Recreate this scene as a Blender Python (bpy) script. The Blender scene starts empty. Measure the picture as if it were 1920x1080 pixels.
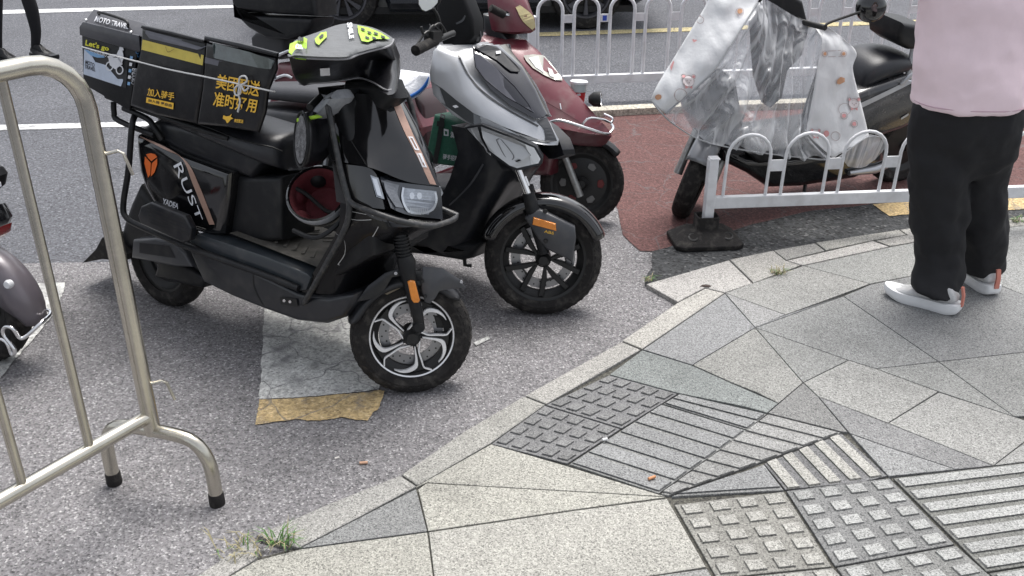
import bpy, bmesh, math, random
from math import radians, sin, cos, pi, atan2, hypot
from mathutils import Vector, Matrix, noise
random.seed(7)
C = bpy.context.scene.collection
SC = bpy.context.scene
# ---------------------------------------------------------------- camera, sky, sun, exposure
F = 1780.0; CH = 1.75; TILT = radians(26.3)
cam = bpy.data.objects.new('camera', bpy.data.cameras.new('camera')); C.objects.link(cam)
cam.location = (0, 0, CH); cam.rotation_euler = (radians(90) - TILT, 0, 0)
cam.data.lens = F / 1920 * 36; cam.data.sensor_width = 36; cam.data.clip_end = 500; cam.data.clip_start = 0.05
SC.camera = cam
w = bpy.data.worlds.new('World'); SC.world = w; w.use_nodes = True
nt = w.node_tree; bg = nt.nodes['Background']
sky = nt.nodes.new('ShaderNodeTexSky'); sky.sky_type = 'NISHITA'; sky.sun_disc = False
SUN_EL, SUN_AZ = radians(70), radians(25)
sky.sun_elevation = SUN_EL; sky.sun_rotation = SUN_AZ; sky.air_density = 1.0; sky.dust_density = 4.0; sky.ozone_density = 1.0
hs = nt.nodes.new('ShaderNodeHueSaturation'); hs.inputs['Saturation'].default_value = 0.3
nt.links.new(sky.outputs[0], hs.inputs['Color']); nt.links.new(hs.outputs[0], bg.inputs['Color'])
bg.inputs['Strength'].default_value = 0.125
sl = bpy.data.lights.new('sun', 'SUN'); sl.energy = 1.5; sl.angle = radians(28); sl.color = (1, .97, .93)
so = bpy.data.objects.new('sun', sl); C.objects.link(so)
so.rotation_euler = (radians(90) - SUN_EL, 0, radians(180) - SUN_AZ)
so.location = (0, 0, 8)
SC.view_settings.view_transform = 'Standard'; SC.view_settings.look = 'None'
SC.view_settings.exposure = 0.98; SC.view_settings.gamma = 1; SC.view_settings.use_curve_mapping = False

# ---------------------------------------------------------------- geometry of the view -> places on the ground
cT, sT = cos(TILT), sin(TILT); CAM = Vector((0, 0, CH))
def ray(px, py):
    x = (px - 960) / F; y = -(py - 540) / F
    return Vector((x, cT + y * sT, -sT + y * cT))
def G(px, py, z=0.0):
    r = ray(px, py); return CAM + r * ((z - CH) / r.z)
class Fr:
    """a thing's own frame: u forward, w to its left, v up (tilted by the side-stand lean)"""
    def __init__(s, O, U, lean=0):
        U = Vector(U); U.z = 0; U.normalize(); Z = Vector((0, 0, 1)); W0 = Z.cross(U); l = radians(lean)
        s.O = Vector(O); s.U = U; s.V = Z * cos(l) + W0 * sin(l); s.W = W0 * cos(l) - Z * sin(l)
        s.M = Matrix(((U.x, s.W.x, s.V.x, s.O.x), (U.y, s.W.y, s.V.y, s.O.y), (U.z, s.W.z, s.V.z, s.O.z), (0, 0, 0, 1)))
        s.I = s.M.inverted()
    def _hit(s, px, py, n, d):
        r = ray(px, py); t = (d - (CAM - s.O).dot(n)) / r.dot(n); return s.I @ (CAM + r * t)
    def q(s, px, py, w): return s._hit(px, py, s.W, w)
    def qu(s, px, py, u): return s._hit(px, py, s.U, u)
    def qv(s, px, py, v): return s._hit(px, py, s.V, v)
    def ol(s, pts, w=None): return [(lambda p: (p.x, p.z))(s.q(p[0], p[1], p[2] if len(p) > 2 else w)) for p in pts]

# ---------------------------------------------------------------- materials
MATS = {}
def mat(name, col, rough=.5, metal=0, coat=0, var=0.0, vscale=8, bump=0, bscale=60, spec=.5, trans=0, alpha=1, dirt=0):
    if name in MATS: return MATS[name]
    m = bpy.data.materials.new(name); MATS[name] = m; m.use_nodes = True
    t = m.node_tree; b = t.nodes['Principled BSDF']; N = t.nodes.new; L = t.links.new
    b.inputs['Base Color'].default_value = (*col, 1); b.inputs['Roughness'].default_value = rough
    b.inputs['Metallic'].default_value = metal; b.inputs['Coat Weight'].default_value = coat; b.inputs['Coat Roughness'].default_value = .08
    b.inputs['Specular IOR Level'].default_value = spec; b.inputs['Transmission Weight'].default_value = trans
    b.inputs['Alpha'].default_value = alpha
    tc = N('ShaderNodeTexCoord')
    if var or dirt:
        n = N('ShaderNodeTexNoise'); n.inputs['Scale'].default_value = vscale; n.inputs['Detail'].default_value = 8; n.inputs['Roughness'].default_value = .65
        L(tc.outputs['Object'], n.inputs['Vector'])
        mr = N('ShaderNodeMapRange'); mr.inputs[1].default_value = .3; mr.inputs[2].default_value = .7
        mr.inputs[3].default_value = 1 - var; mr.inputs[4].default_value = 1 + var; L(n.outputs['Fac'], mr.inputs[0])
        mx = N('ShaderNodeVectorMath'); mx.operation = 'SCALE'; mx.inputs[0].default_value = col; L(mr.outputs[0], mx.inputs['Scale'])
        out = mx.outputs[0]
        if dirt:
            n2 = N('ShaderNodeTexNoise'); n2.inputs['Scale'].default_value = vscale * 2.3; n2.inputs['Detail'].default_value = 9; L(tc.outputs['Object'], n2.inputs['Vector'])
            r2 = N('ShaderNodeMapRange'); r2.inputs[1].default_value = .5; r2.inputs[2].default_value = .75; r2.inputs[3].default_value = 0; r2.inputs[4].default_value = dirt
            L(n2.outputs['Fac'], r2.inputs[0])
            m2 = N('ShaderNodeMix'); m2.data_type = 'RGBA'; L(r2.outputs[0], m2.inputs[0]); L(out, m2.inputs[6]); m2.inputs[7].default_value = (.2, .185, .165, 1)
            out = m2.outputs[2]
            r3 = N('ShaderNodeMath'); r3.operation = 'MULTIPLY_ADD'; L(r2.outputs[0], r3.inputs[0]); r3.inputs[1].default_value = .5; r3.inputs[2].default_value = rough
            L(r3.outputs[0], b.inputs['Roughness'])
        L(out, b.inputs['Base Color'])
    if bump:
        n = N('ShaderNodeTexNoise'); n.inputs['Scale'].default_value = bscale; n.inputs['Detail'].default_value = 6; L(tc.outputs['Object'], n.inputs['Vector'])
        bp = N('ShaderNodeBump'); bp.inputs['Strength'].default_value = bump; bp.inputs['Distance'].default_value = .01
        L(n.outputs['Fac'], bp.inputs['Height']); L(bp.outputs[0], b.inputs['Normal'])
    return m

def ground_mat(name, base, light, dark, scale, lightamt, bump, rough=.85, patch=.12, tone=False, worn=None, wornamt=0):
    """aggregate: grains of three tones in slow patches"""
    m = bpy.data.materials.new(name); m.use_nodes = True; t = m.node_tree; b = t.nodes['Principled BSDF']; N = t.nodes.new; L = t.links.new
    b.inputs['Roughness'].default_value = rough; b.inputs['Specular IOR Level'].default_value = .3
    g = N('ShaderNodeNewGeometry'); P = g.outputs['Position']
    v = N('ShaderNodeTexVoronoi'); v.inputs['Scale'].default_value = scale; L(P, v.inputs['Vector'])
    sep = N('ShaderNodeSeparateColor'); L(v.outputs['Color'], sep.inputs[0])
    cr = N('ShaderNodeValToRGB'); e = cr.color_ramp.elements; cr.color_ramp.interpolation = 'LINEAR'
    e[0].position = 0; e[0].color = (*dark, 1); e[1].position = 1; e[1].color = (*light, 1)
    a = e.new(.30); a.color = (*base, 1); a = e.new(1 - lightamt); a.color = (*[c * 1.15 for c in base], 1)
    L(sep.outputs[0], cr.inputs[0])
    v3 = N('ShaderNodeTexNoise'); v3.inputs['Scale'].default_value = scale * .45; v3.inputs['Detail'].default_value = 3; L(P, v3.inputs['Vector'])
    m3 = N('ShaderNodeMapRange'); m3.inputs[1].default_value = .3; m3.inputs[2].default_value = .7; m3.inputs[3].default_value = .76 if tone else .70; m3.inputs[4].default_value = 1.24 if tone else 1.30
    L(v3.outputs['Fac'], m3.inputs[0])
    n1 = N('ShaderNodeTexNoise'); n1.inputs['Scale'].default_value = 1.3; n1.inputs['Detail'].default_value = 9; n1.inputs['Roughness'].default_value = .62; L(P, n1.inputs['Vector'])
    m1 = N('ShaderNodeMapRange'); m1.inputs[1].default_value = .3; m1.inputs[2].default_value = .7; m1.inputs[3].default_value = 1 - patch; m1.inputs[4].default_value = 1 + patch
    L(n1.outputs['Fac'], m1.inputs[0])
    n5 = N('ShaderNodeTexNoise'); n5.inputs['Scale'].default_value = 2.6; n5.inputs['Detail'].default_value = 10; n5.inputs['Roughness'].default_value = .7; n5.inputs['Distortion'].default_value = .6; L(P, n5.inputs['Vector'])
    m5 = N('ShaderNodeMapRange'); m5.inputs[1].default_value = .54; m5.inputs[2].default_value = .74; m5.inputs[3].default_value = 1; m5.inputs[4].default_value = .70; L(n5.outputs['Fac'], m5.inputs[0])
    mu0 = N('ShaderNodeMath'); mu0.operation = 'MULTIPLY'; L(m1.outputs[0], mu0.inputs[0]); L(m5.outputs[0], mu0.inputs[1]); m1 = mu0
    mu = N('ShaderNodeMath'); mu.operation = 'MULTIPLY'; L(m1.outputs[0], mu.inputs[0]); L(m3.outputs[0], mu.inputs[1])
    sc = N('ShaderNodeVectorMath'); sc.operation = 'SCALE'; L(cr.outputs[0], sc.inputs[0]); L(mu.outputs[0], sc.inputs['Scale'])
    out = sc.outputs[0]
    if tone:
        at = N('ShaderNodeAttribute'); at.attribute_name = 'tone'
        mm = N('ShaderNodeVectorMath'); mm.operation = 'MULTIPLY'; L(out, mm.inputs[0]); L(at.outputs['Color'], mm.inputs[1]); out = mm.outputs[0]
        # dark blots trodden into the stone
        ns = N('ShaderNodeTexNoise'); ns.inputs['Scale'].default_value = 3.1; ns.inputs['Detail'].default_value = 7; ns.inputs['Roughness'].default_value = .7; L(P, ns.inputs['Vector'])
        rs = N('ShaderNodeMapRange'); rs.inputs[1].default_value = .56; rs.inputs[2].default_value = .76; rs.inputs[3].default_value = 1; rs.inputs[4].default_value = .62; L(ns.outputs['Fac'], rs.inputs[0])
        sm_ = N('ShaderNodeVectorMath'); sm_.operation = 'SCALE'; L(out, sm_.inputs[0]); L(rs.outputs[0], sm_.inputs['Scale']); out = sm_.outputs[0]
    if worn:
        n2 = N('ShaderNodeTexNoise'); n2.inputs['Scale'].default_value = 9; n2.inputs['Detail'].default_value = 12; n2.inputs['Roughness'].default_value = .75; L(P, n2.inputs['Vector'])
        r2 = N('ShaderNodeMapRange'); r2.inputs[1].default_value = .62 - wornamt; r2.inputs[2].default_value = .72 - wornamt * .6; L(n2.outputs['Fac'], r2.inputs[0])
        vc = N('ShaderNodeTexVoronoi'); vc.feature = 'DISTANCE_TO_EDGE'; vc.inputs['Scale'].default_value = 3.2
        nd = N('ShaderNodeTexNoise'); nd.inputs['Scale'].default_value = 5; L(P, nd.inputs['Vector'])
        ad = N('ShaderNodeVectorMath'); ad.operation = 'MULTIPLY_ADD'; L(nd.outputs['Color'], ad.inputs[0]); ad.inputs[1].default_value = (.3, .3, 0); L(P, ad.inputs[2]); L(ad.outputs[0], vc.inputs['Vector'])
        rc = N('ShaderNodeMapRange'); rc.inputs[1].default_value = .004; rc.inputs[2].default_value = .016; rc.inputs[3].default_value = .75; rc.inputs[4].default_value = 0; L(vc.outputs['Distance'], rc.inputs[0])
        mxm = N('ShaderNodeMath'); mxm.operation = 'MAXIMUM'; L(r2.outputs[0], mxm.inputs[0]); L(rc.outputs[0], mxm.inputs[1])
        m2 = N('ShaderNodeMix'); m2.data_type = 'RGBA'; L(mxm.outputs[0], m2.inputs[0]); L(out, m2.inputs[6])
        s2 = N('ShaderNodeVectorMath'); s2.operation = 'SCALE'; s2.inputs[0].default_value = worn; L(m3.outputs[0], s2.inputs['Scale']); L(s2.outputs[0], m2.inputs[7]); out = m2.outputs[2]
    L(out, b.inputs['Base Color'])
    bp = N('ShaderNodeBump'); bp.inputs['Strength'].default_value = bump; bp.inputs['Distance'].default_value = .004
    ma = N('ShaderNodeMath'); ma.operation = 'ADD'; L(v.outputs['Distance'], ma.inputs[0]); L(v3.outputs['Fac'], ma.inputs[1]); L(ma.outputs[0], bp.inputs['Height']); L(bp.outputs[0], b.inputs['Normal'])
    MATS[name] = m; return m

K_GLOSS = mat('gloss_black', (.005, .005, .006), .08, 0, .7, .2, 6, dirt=.06)
K_MATTE = mat('matte_black_plastic', (.0095, .010, .0115), .42, 0, 0, .2, 10, .12, 400, spec=.3, dirt=.07)
K_SATIN = mat('satin_dark_plastic', (.012, .013, .016), .33, 0, .10, .15, 10, spec=.35, dirt=.09)
K_GREY = mat('grey_plastic', (.048, .050, .056), .4, 0, .1, .12, 8, dirt=.15)
RUB = mat('tyre_rubber', (.017, .0155, .015), .80, 0, 0, .25, 14, .35, 220, spec=.3, dirt=.28)
SEATM = mat('seat_vinyl', (.014, .015, .019), .36, 0, 0, .12, 6, .15, 300)
CHROME = mat('chrome', (.75, .75, .76), .16, 1, 0, .1, 20)
STEEL = mat('brushed_steel', (.56, .53, .46), .24, 1, 0, .12, 9, .06, 40)
ALU = mat('machined_alloy', (.82, .82, .83), .30, .35, .3, .06, 10)
BLKM = mat('black_metal', (.02, .02, .02), .45, .3, 0, .2, 20)
WHITEP = mat('white_paint', (.70, .71, .73), .5, 0, 0, .12, 7, .08, 60, dirt=.25)
ORANGE = mat('amber_reflector', (.72, .24, .03), .25, 0, .6, .15, 60)
LENS = mat('lamp_lens', (.30, .33, .37), .08, .2, 1, .15, 8)
ROPE = mat('white_rope', (.6, .6, .6), .8)
WTXT = mat('white_print', (.68, .69, .72), .5)
YTXT = mat('yellow_print', (.85, .50, .05), .55)

# ---------------------------------------------------------------- objects
def tag(o, label=None, cat=None, group=None, kind=None):
    if label: o['label'] = label
    if cat: o['category'] = cat
    if group: o['group'] = group
    if kind: o['kind'] = kind
    return o
def thing(name, label, cat, M=None, group=None):
    o = bpy.data.objects.new(name, None); C.objects.link(o); o.empty_display_size = .1
    if M is not None: o.matrix_world = M
    return tag(o, label, cat, group)
def finish(name, me, mats, parent=None, M=None, smooth=True, sub=0, bev=0, angle=38, solid=0):
    o = bpy.data.objects.new(name, me); C.objects.link(o)
    for m in (mats if isinstance(mats, (list, tuple)) else [mats]): me.materials.append(m)
    if smooth:
        me.polygons.foreach_set('use_smooth', [True] * len(me.polygons)); me.set_sharp_from_angle(angle=radians(angle))
    if parent: o.parent = parent
    if M is not None: o.matrix_local = M
    if solid: s = o.modifiers.new('solid', 'SOLIDIFY'); s.thickness = solid; s.offset = 0
    if bev:
        b = o.modifiers.new('bevel', 'BEVEL'); b.width = bev; b.segments = 2; b.limit_method = 'ANGLE'; b.angle_limit = radians(40)
    if sub: s = o.modifiers.new('sub', 'SUBSURF'); s.levels = s.render_levels = sub
    return o
def spl(pts, n=6, closed=False):
    """Catmull-Rom through points of any dimension"""
    P = [Vector(p) for p in pts]; N = len(P); out = []
    rng = range(N) if closed else range(N - 1)
    for i in rng:
        g = (lambda k: P[k % N]) if closed else (lambda k: P[max(0, min(N - 1, k))])
        a, b, c, d = g(i - 1), g(i), g(i + 1), g(i + 2)
        for k in range(n):
            t = k / n
            out.append(.5 * (2 * b + (c - a) * t + (2 * a - 5 * b + 4 * c - d) * t * t + (3 * b - a - 3 * c + d) * t ** 3))
    if not closed: out.append(P[-1])
    return out
def inset(ol, d):
    n = len(ol); A = sum(ol[i][0] * ol[(i + 1) % n][1] - ol[(i + 1) % n][0] * ol[i][1] for i in range(n)); s = 1 if A > 0 else -1; r = []
    for i in range(n):
        p, c, q = Vector(ol[i - 1][:2]), Vector(ol[i][:2]), Vector(ol[(i + 1) % n][:2])
        e1 = (c - p); e2 = (q - c)
        if e1.length < 1e-9: e1 = e2.copy()
        if e2.length < 1e-9: e2 = e1.copy()
        e1.normalize(); e2.normalize()
        n1 = Vector((-e1.y, e1.x)) * s; n2 = Vector((-e2.y, e2.x)) * s; m = n1 + n2
        if m.length < .2: m = n1
        m.normalize(); k = max(.5, m.dot(n1)); r.append(tuple(c + m * (d / k)))
    return r
class MB:
    def __init__(s): s.v = []; s.f = []; s.mi = []
    def add(s, vs, fs, mi=0):
        o = len(s.v); s.v += [tuple(x) for x in vs]; s.f += [tuple(o + i for i in f) for f in fs]; s.mi += [mi] * len(fs); return s
    def box(s, c, d, R=None, mi=0):
        c = Vector(c); vs = []
        for x in (-.5, .5):
            for y in (-.5, .5):
                for z in (-.5, .5):
                    p = Vector((x * d[0], y * d[1], z * d[2])); vs.append(c + (R @ p if R else p))
        return s.add(vs, [(0, 1, 3, 2), (4, 6, 7, 5), (0, 4, 5, 1), (2, 3, 7, 6), (0, 2, 6, 4), (1, 5, 7, 3)], mi)
    def rings(s, R, cap=True, closed=False, loop=True, mi=0):
        n = len(R[0]); fs = []; vs = [p for r in R for p in r]; m = len(R)
        for i in range(m if closed else m - 1):
            a, b = i * n, ((i + 1) % m) * n
            for j in range(n if loop else n - 1): fs.append((a + j, a + (j + 1) % n, b + (j + 1) % n, b + j))
        if cap and loop and not closed: fs.append(tuple(range(n))[::-1]); fs.append(tuple((m - 1) * n + j for j in range(n)))
        return s.add(vs, fs, mi)
    def tube(s, pts, r, n=10, closed=False, cap=True, mi=0):
        P = [Vector(p) for p in pts]; N = len(P); R = []; up = None
        for i in range(N):
            if closed: t = P[(i + 1) % N] - P[i - 1]
            else: t = P[min(i + 1, N - 1)] - P[max(i - 1, 0)]
            t.normalize()
            if up is None:
                up = Vector((0, 0, 1)) if abs(t.z) < .9 else Vector((1, 0, 0))
            x = up - t * up.dot(t)
            if x.length < 1e-4: x = t.orthogonal()
            x.normalize(); y = t.cross(x); up = x
            rr = r[i] if isinstance(r, (list, tuple)) else r
            R.append([P[i] + (x * cos(2 * pi * k / n) + y * sin(2 * pi * k / n)) * rr for k in range(n)])
        return s.rings(R, cap, closed, mi=mi)
    def lathe(s, prof, c=(0, 0, 0), ax=(0, 1, 0), n=40, closed=False, mi=0, a0=0, a1=2 * pi):
        c = Vector(c); ax = Vector(ax).normalized(); x = ax.orthogonal().normalized(); y = ax.cross(x); R = []
        full = abs(a1 - a0 - 2 * pi) < 1e-6; m = n if full else n + 1
        for k in range(m):
            a = a0 + (a1 - a0) * k / n; d = x * cos(a) + y * sin(a); R.append([c + d * r + ax * h for r, h in prof])
        return s.rings(R, cap=False, closed=full, loop=closed, mi=mi)
    def slab(s, ol, prof, plane='w', mi=0):
        """ol: outline (u,v); prof: list of (w, inset)"""
        R = []
        for w, d in prof:
            o = inset(ol, d) if d else ol
            R.append([((p[0], w, p[1]) if plane == 'w' else (p[0], p[1], w)) for p in o])
        return s.rings(R, mi=mi)
    def build(s, name, mats, parent=None, **k):
        me = bpy.data.meshes.new(name); me.from_pydata(s.v, [], s.f); me.validate()
        bm = bmesh.new(); bm.from_mesh(me); bmesh.ops.recalc_face_normals(bm, faces=bm.faces); 
        bm.to_mesh(me); bm.free()
        if len(me.polygons) == len(s.mi): me.polygons.foreach_set('material_index', s.mi)
        return finish(name, me, mats, parent, **k)
def soft(hw, r, steps=4, hw2=None):
    """rounded edge profile across the width, from -hw to +hw2"""
    b = hw if hw2 is None else hw2; a = -hw; P = []
    for i in range(steps + 1):
        t = i / steps * pi / 2; P.append((a + r * (1 - sin(t)) if False else a + r * (1 - cos(pi / 2 - t)) if False else a + r * (1 - sin(t)), r * (1 - cos(t)) * .9))
    P = [(a + r * (1 - cos(i / steps * pi / 2)), r * (1 - sin(i / steps * pi / 2))) for i in range(steps + 1)]
    Q = [(b - r * (1 - cos(i / steps * pi / 2)), r * (1 - sin(i / steps * pi / 2))) for i in range(steps, -1, -1)]
    return P + Q
def mirror_ring(row, cen=True):
    """near-to-centre row of local points -> near, centre, far"""
    r = [Vector(p) for p in row]; m = [Vector((p.x, -p.y, p.z)) for p in reversed(r[:-1] if cen else r)]
    return r + m
def textq(name, s, quad, m, parent=None, off=0.0, bold=.012, M=None, ysp=1):
    """lettering mapped onto the quad bl, br, tr, tl"""
    cu = bpy.data.curves.new(name, 'FONT'); cu.body = s; cu.size = 1; cu.offset = bold; cu.resolution_u = 3; cu.space_line = ysp
    ob = bpy.data.objects.new(name, cu); C.objects.link(ob)
    dg = bpy.context.evaluated_depsgraph_get(); dg.update()
    me = bpy.data.meshes.new_from_object(ob.evaluated_get(dg)); bpy.data.objects.remove(ob)
    if not len(me.vertices): return None
    xs = [v.co.x for v in me.vertices]; ys = [v.co.y for v in me.vertices]
    x0, x1, y0, y1 = min(xs), max(xs), min(ys), max(ys); a, b, c, d = [Vector(p) for p in quad]
    nn = (b - a).cross(d - a).normalized() * off
    for v in me.vertices:
        s_, t_ = (v.co.x - x0) / (x1 - x0), (v.co.y - y0) / (y1 - y0)
        v.co = (a * (1 - s_) + b * s_) * (1 - t_) + (d * (1 - s_) + c * s_) * t_ + nn
    me.materials.clear()
    return finish(name, me, m, parent, M=M, smooth=False)

# ================================================================ THE SETTING
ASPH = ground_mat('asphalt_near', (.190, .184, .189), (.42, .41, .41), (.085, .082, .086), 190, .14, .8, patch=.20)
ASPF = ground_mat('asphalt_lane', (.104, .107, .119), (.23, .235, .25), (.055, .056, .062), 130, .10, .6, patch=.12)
ASPD = ground_mat('asphalt_patch', (.050, .052, .054), (.14, .14, .14), (.015, .015, .016), 85, .12, 1.0, patch=.15)
REDP = ground_mat('red_surfacing', (.118, .058, .054), (.19, .10, .09), (.075, .040, .038), 170, .10, .4, patch=.14, worn=(.12, .10, .10), wornamt=.0)
STONE = ground_mat('granite', (.315, .315, .31), (.46, .46, .45), (.13, .13, .13), 330, .25, .25, patch=.16, tone=True)
JOINT = ground_mat('joint_dirt', (.075, .072, .062), (.13, .13, .11), (.03, .03, .03), 200, .2, .5)
PAINT = ground_mat('road_paint', (.52, .52, .50), (.66, .66, .64), (.33, .33, .32), 160, .2, .5, patch=.14, worn=(.20, .195, .20), wornamt=.10)
PAINTL = ground_mat('line_paint', (.58, .59, .60), (.7, .7, .7), (.4, .4, .4), 120, .2, .4, patch=.08, worn=(.25, .25, .25), wornamt=.02)
YELP = ground_mat('yellow_paint', (.47, .35, .18), (.60, .47, .28), (.32, .23, .12), 150, .2, .5, patch=.15, worn=(.20, .18, .16), wornamt=.09)
YELL = ground_mat('yellow_line_paint', (.42, .36, .20), (.55, .5, .3), (.25, .2, .12), 120, .2, .4, patch=.1, worn=(.13, .12, .11), wornamt=.04)
CREAM = ground_mat('cream_kerb', (.46, .43, .36), (.6, .58, .5), (.3, .28, .24), 130, .2, .4, patch=.12, worn=(.2, .18, .16), wornamt=.03)

def sheet(name, px, z, m, wob=0, step=.05, thick=0):
    P = [G(x, y, z) for x, y in px]; out = []
    for i, a in enumerate(P):
        b = P[(i + 1) % len(P)]; n = max(1, int((b - a).length / step)) if wob else 1
        nr = Vector((-(b - a).y, (b - a).x, 0)).normalized()
        for k in range(n):
            p = a.lerp(b, k / n)
            if wob: p = p + nr * (noise.noise(p * 9) * wob + noise.noise(p * 31) * wob * .5 + noise.noise(p * 110) * wob * .45)
            out.append(p)
    me = bpy.data.meshes.new(name)
    if thick:
        lo = [p - Vector((0, 0, thick)) for p in out]; n = len(out)
        me.from_pydata([tuple(p) for p in out + lo], [], [tuple(range(n))] + [(i, i + n, (i + 1) % n + n, (i + 1) % n) for i in range(n)])
    else: me.from_pydata([tuple(p) for p in out], [], [tuple(range(len(out)))])
    o = finish(name, me, m, smooth=False)
    bm = bmesh.new(); bm.from_mesh(me); bmesh.ops.recalc_face_normals(bm, faces=bm.faces)
    if not thick and bm.faces[:] and bm.faces[:][0].normal.z < 0: bmesh.ops.reverse_faces(bm, faces=bm.faces)
    bm.to_mesh(me); bm.free()
    return tag(o, kind='structure')
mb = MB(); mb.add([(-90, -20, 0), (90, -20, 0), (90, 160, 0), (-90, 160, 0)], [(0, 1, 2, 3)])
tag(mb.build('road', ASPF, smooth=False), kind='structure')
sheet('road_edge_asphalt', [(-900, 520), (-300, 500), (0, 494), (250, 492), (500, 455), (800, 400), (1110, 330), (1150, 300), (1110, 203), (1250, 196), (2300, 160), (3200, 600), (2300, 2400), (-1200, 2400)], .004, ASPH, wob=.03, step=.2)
sheet('red_cycle_lane', [(1108, 206), (1500, 190), (2500, 150), (2700, 360), (2000, 370), (1700, 383), (1640, 386), (1510, 399), (1340, 444), (1245, 472), (1200, 470), (1165, 440), (1158, 405), (1145, 330), (1128, 250)], .008, REDP, wob=.02, step=.08)
sheet('asphalt_patch', [(1209, 533), (1222, 500), (1222, 470), (1252, 462), (1335, 441), (1508, 397), (1640, 381), (1700, 379), (1920, 366), (2500, 340), (2500, 400), (1920, 440), (1700, 460), (1400, 520), (1300, 552), (1268, 563)], .012, ASPD, wob=.018, step=.06)
sheet('yellow_marking', [(1637, 383), (1760, 371), (1790, 394), (1668, 405)], .016, YELP, step=.01, wob=.005)
sheet('yellow_marking', [(1870, 372), (2050, 360), (2060, 385), (1880, 394)], .016, YELP, step=.01, wob=.005)
sheet('white_marking', [(520, 470), (497, 560), (486, 748), (600, 741), (712, 731), (715, 640), (700, 560), (660, 480)], .008, PAINT, step=.01, wob=.006)
sheet('yellow_marking', [(486, 749), (600, 742), (718, 733), (712, 765), (690, 788), (640, 782), (600, 790), (560, 786), (480, 796)], .008, YELP, step=.01, wob=.009)
sheet('white_marking', [(-60, 537), (123, 529), (105, 585), (0, 708), (-60, 760)], .008, PAINT, step=.01, wob=.009)
sheet('white_marking', [(888, 642), (916, 630), (919, 635), (893, 648)], .008, PAINT, wob=.003)
sheet('lane_line', [(-1500, 282), (0, 244), (300, 236), (480, 232), (480, 223), (300, 227), (0, 234), (-1500, 268)], .004, PAINTL, wob=.006)
sheet('lane_line', [(-1500, 64), (0, 26), (250, 19), (460, 14), (460, 9), (250, 13), (0, 19), (-1500, 54)], .004, PAINTL, wob=.006)
sheet('lane_line', [(1008, 68), (1300, 58), (2600, 14), (2600, 7), (1300, 51), (1008, 61)], .004, YELL, wob=.006)
sheet('kerb_strip', [(1095, 208), (1108, 208), (1250, 201), (1700, 186), (2600, 152), (2600, 143), (1700, 178), (1250, 193), (1100, 200)], .05, CREAM, wob=.004, thick=.05)

# ---- paving: slabs with open joints over a dirt bed; kerb stones a step above the asphalt
PZ = .022
def toned(name, polys, z, m, gap=.0018, thick=.012, ch=.0015):
    vs, fs, tn = [], [], []
    for px, tone in polys:
        k_ = random.uniform(.93, 1.07); tone = (tone[0] * k_, tone[1] * k_ * .998, tone[2] * k_ * random.uniform(.96, 1.02))
        P = [G(x, y, z) for x, y in px]; ol = [(p.x, p.y) for p in P]
        a = inset(ol, gap); b = inset(ol, gap + ch); n = len(a); o = len(vs)
        vs += [(x, y, z - thick) for x, y in a] + [(x, y, z - ch * .7) for x, y in a] + [(x, y, z) for x, y in b]
        for r in (0, 1):
            for i in range(n): fs.append((o + r * n + i, o + r * n + (i + 1) % n, o + (r + 1) * n + (i + 1) % n, o + (r + 1) * n + i)); tn.append(tone)
        fs.append(tuple(o + 2 * n + i for i in range(n))); tn.append(tone)
    me = bpy.data.meshes.new(name); me.from_pydata(vs, [], fs)
    ca = me.color_attributes.new('tone', 'FLOAT_COLOR', 'CORNER')
    for p, t in zip(me.polygons, tn):
        for li in p.loop_indices: ca.data[li].color = (*t, 1)
    o = finish(name, me, m, smooth=False)
    bm = bmesh.new(); bm.from_mesh(me); bmesh.ops.recalc_face_normals(bm, faces=bm.faces)
    if sum(f.normal.z * f.calc_area() for f in bm.faces) < 0: bmesh.ops.reverse_faces(bm, faces=bm.faces)
    bm.to_mesh(me); bm.free()
    return tag(o, kind='structure')
kin = [(300, 1180), (400, 1096), (478, 1048), (560, 1027), (780, 913), (921, 831), (1023, 758), (1203, 655), (1300, 592), (1359, 549), (1506, 497), (1668, 462), (1760, 446), (1920, 422), (2600, 350)]
sheet('pavement_bed', kin + [(3400, 700), (2600, 2600), (-200, 2600)], PZ - .009, JOINT)
Wt = (.95, .935, .88); Gy = (.63, .64, .65); Gl = (.77, .77, .76); Dk = (.55, .552, .558); Gn = (.58, .62, .605); Mn = (.70, .71, .72)
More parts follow.
